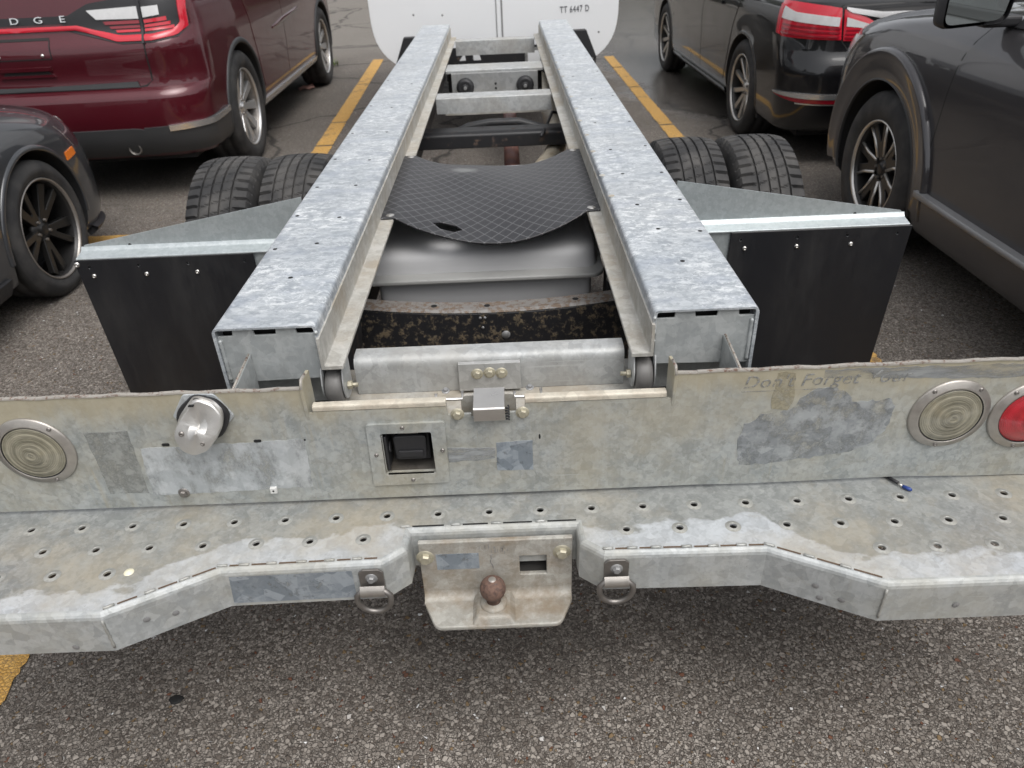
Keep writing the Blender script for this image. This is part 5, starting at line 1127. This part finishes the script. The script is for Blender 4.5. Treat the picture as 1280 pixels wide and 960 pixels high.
# ------------------------------------------------------------------ dark grey car on the left, nose away (front axle at y=0)
C = thing('dark_grey_car', 'dark grey car with a black wheel and amber marker by the left mud flap', 'car', (-3.03, 2.30, 0), R(1.2))
CBd = Body([
 (.15, .80, -3.4, .72, .3, .25, .30, .40, .05, .18, 0),
 (.19, .86, -3.5, .86, .3, .3, .34, .46, .06, .20, 0),
 (.30, .885, -3.55, .92, .3, .3, .36, .50, .06, .22, .008),
 (.45, .895, -3.56, .93, .3, .3, .38, .54, .06, .24, .010),
 (.58, .900, -3.56, .91, .3, .3, .40, .58, .06, .26, .012),
 (.66, .900, -3.55, .88, .3, .3, .42, .62, .06, .28, .014),
 (.74, .890, -3.54, .80, .3, .3, .44, .66, .06, .30, .014),
 (.80, .865, -3.52, .62, .3, .3, .46, .66, .06, .30, .012),
 (.86, .825, -3.50, .25, .3, .3, .46, .60, .06, .26, .010),
 (.91, .79, -3.48, -.20, .3, .3, .44, .50, .06, .20, .010),
 (.95, .77, -3.45, -.42, .3, .3, .42, .45, .06, .18, .010),
 (1.33, .60, -2.5, -1.40, .25, .3, .30, .35, .06, .15, .01),
 (1.40, .50, -2.2, -1.65, .22, .3, .25, .3, .05, .1, 0)])
cb = obj('body', CBd.mesh(), M_dgreyp, C)
cut(cb, [MB().cyl((s * .56, y, .32), (s * 1.3, y, .32), .365, n=56) for y in (0, -2.70) for s in (-1, 1)])
cst = dict(n=5, lip=plain('rim_edge', (.30, .28, .26), .35, .7), face=M_blk, hub=M_blk, poly=[(-.022, .04), (.022, .04), (.060, .20), (.030, .222), (.004, .10), (-.004, .10), (-.030, .222), (-.075, .20)], dish=-.025, twist=.08)
for s in (-1, 1):
    for y in (0, -2.70):
        CBd.arch('arch_lip', y, .32, .360, .385, -5, 185, .010, M_dgreyp, C, s)
        w_ = wheel(C, s * .795, y, .32, .218, .232, s, cst, rot=.55)
    CBd.patch('bumper_gap', [('s', .44, .60), ('s', .445, .60)], [('s', .34, .72), ('s', .345, .72)], M_trim, C, .0015, 2, 10, s)
    CBd.patch('amber_marker', [('s', .315, .560), ('s', .415, .570)], [('s', .315, .598), ('s', .405, .606)], M_amber, C, .006, 10, 4, s)
    CBd.patch('chin_lip', [('s', .40, .165), ('f', .60, .160)], [('s', .40, .195), ('f', .60, .195)], M_black, C, .03, 24, 4, s, .03)
    CBd.patch('head_lamp', [('f', .35, .60), ('f', .74, .61)], [('f', .35, .68), ('f', .74, .70)], M_whiteL, C, .006, 16, 5, s)
    CBd.patch('front_door', [('s', -1.5, .30), ('s', -.50, .30)], [('s', -1.5, .90), ('s', -.55, .90)], M_dgreyp, C, .003, 14, 14, s)
    CBd.patch('rear_door', [('s', -2.3, .30), ('s', -1.512, .30)], [('s', -2.45, .90), ('s', -1.512, .90)], M_dgreyp, C, .003, 14, 14, s)
    CBd.patch('sill', [('s', -2.3, .16), ('s', -.42, .16)], [('s', -2.3, .25), ('s', -.42, .25)], M_black, C, .015, 16, 4, s, .02)
    CBd.patch('windscreen', [('f', 0, .94), ('f', .6, .94)], [('f', 0, 1.31), ('f', .44, 1.31)], M_glass, C, .004, 12, 6, s)
    CBd.patch('rear_window', [('r', 0, .96), ('r', .55, .96)], [('r', 0, 1.3), ('r', .4, 1.3)], M_glass, C, .004, 12, 6, s)
glazing(CBd, C, [('side_window', [('s', -2.9, .94), ('s', -.65, .94)], [('s', -2.35, 1.30), ('s', -1.5, 1.30)])])
obj('underbody', MB().box((-.72, -3.3, .14), (.72, .65, .18)), M_well, C)
# ------------------------------------------------------------------ truck cab ahead of the back wall (mostly out of view)
VB = Body([
 (.62, .60, 5.04, 7.9, .06, .05, .30, .35, 0, .15, 0), (.80, .80, 5.04, 8.05, .06, .05, .32, .40, 0, .2, .01), (1.0, .87, 5.04, 8.1, .06, .05, .34, .42, 0, .22, .012), (1.15, .88, 5.04, 8.05, .06, .05, .36, .45, 0, .24, .012),
 (1.28, .87, 5.04, 7.5, .06, .05, .38, .45, 0, .24, .01), (1.36, .85, 5.04, 6.95, .06, .05, .38, .4, 0, .2, .01), (1.95, .80, 5.04, 6.15, .06, .05, .3, .35, 0, .15, .01), (2.1, .70, 5.04, 5.9, .06, .05, .25, .3, 0, .1, 0)])
vb = obj('cab_body', VB.mesh(40, 40), M_whitecab, T)
cut(vb, [MB().cyl((s * .6, 7.15, .385), (s * 1.3, 7.15, .385), .45, n=40) for s in (-1, 1)])
for s in (-1, 1):
    VB.patch('cab_door', [('s', 5.2, .85), ('s', 6.3, .85)], [('s', 5.2, 1.34), ('s', 6.3, 1.34)], M_whitecab, T, .003, 10, 10, s)
    VB.patch('cab_window', [('s', 5.25, 1.40), ('s', 6.4, 1.40)], [('s', 5.25, 1.9), ('s', 6.0, 1.9)], M_glass, T, .004, 12, 6, s)
    VB.patch('cab_windscreen', [('f', 0, 1.40), ('f', .62, 1.40)], [('f', 0, 1.92), ('f', .5, 1.92)], M_glass, T, .004, 12, 6, s)
    w = bpy.data.objects.new('wheel', None); COL.objects.link(w); w.parent = T; w.location = (s * .86, 7.15, .385); w.rotation_euler = (0, 0, 0 if s > 0 else math.pi); link('tyre', twm, None, w); link('rim', rimm, None, w)

# ------------------------------------------------------------------ unseen trees, added to darken the horizon mirrored in the car paint
tl_ = MB(); rr_ = random.Random(3)
for k in range(2600):
    a = rr_.uniform(0, 2 * math.pi); d = rr_.uniform(44, 56); hmax = 9 + 3 * math.sin(a * 7) + 2 * math.sin(a * 17 + 1); z = rr_.uniform(0, 1) ** .8 * hmax; s = rr_.uniform(.7, 1.5); q = Vector((math.cos(a) * d, 6 + math.sin(a) * d, z))
    e1 = Vector((rr_.gauss(0, 1), rr_.gauss(0, 1), rr_.gauss(0, 1))).normalized(); e2 = e1.orthogonal().normalized() * s; e3 = e1.cross(e2).normalized() * s
    tl_.add([q - e2 - e3, q + e2 - e3 * .8, q + e2 * .9 + e3, q - e2 * .8 + e3 * .9], [(0, 1, 2, 3)]); tl_.add([q - e1 * s - e3, q + e1 * s - e3 * .8, q + e1 * s * .9 + e3, q - e1 * s * .8 + e3 * .9], [(0, 1, 2, 3)])
to_ = obj('added_tree_belt', tl_, plain('tree_leaves', (.05, .065, .035), .7, 0, .5, .6)); to_['kind'] = 'stuff'; tag(to_, 'unseen belt of green trees added around the lot to darken reflections', 'trees')
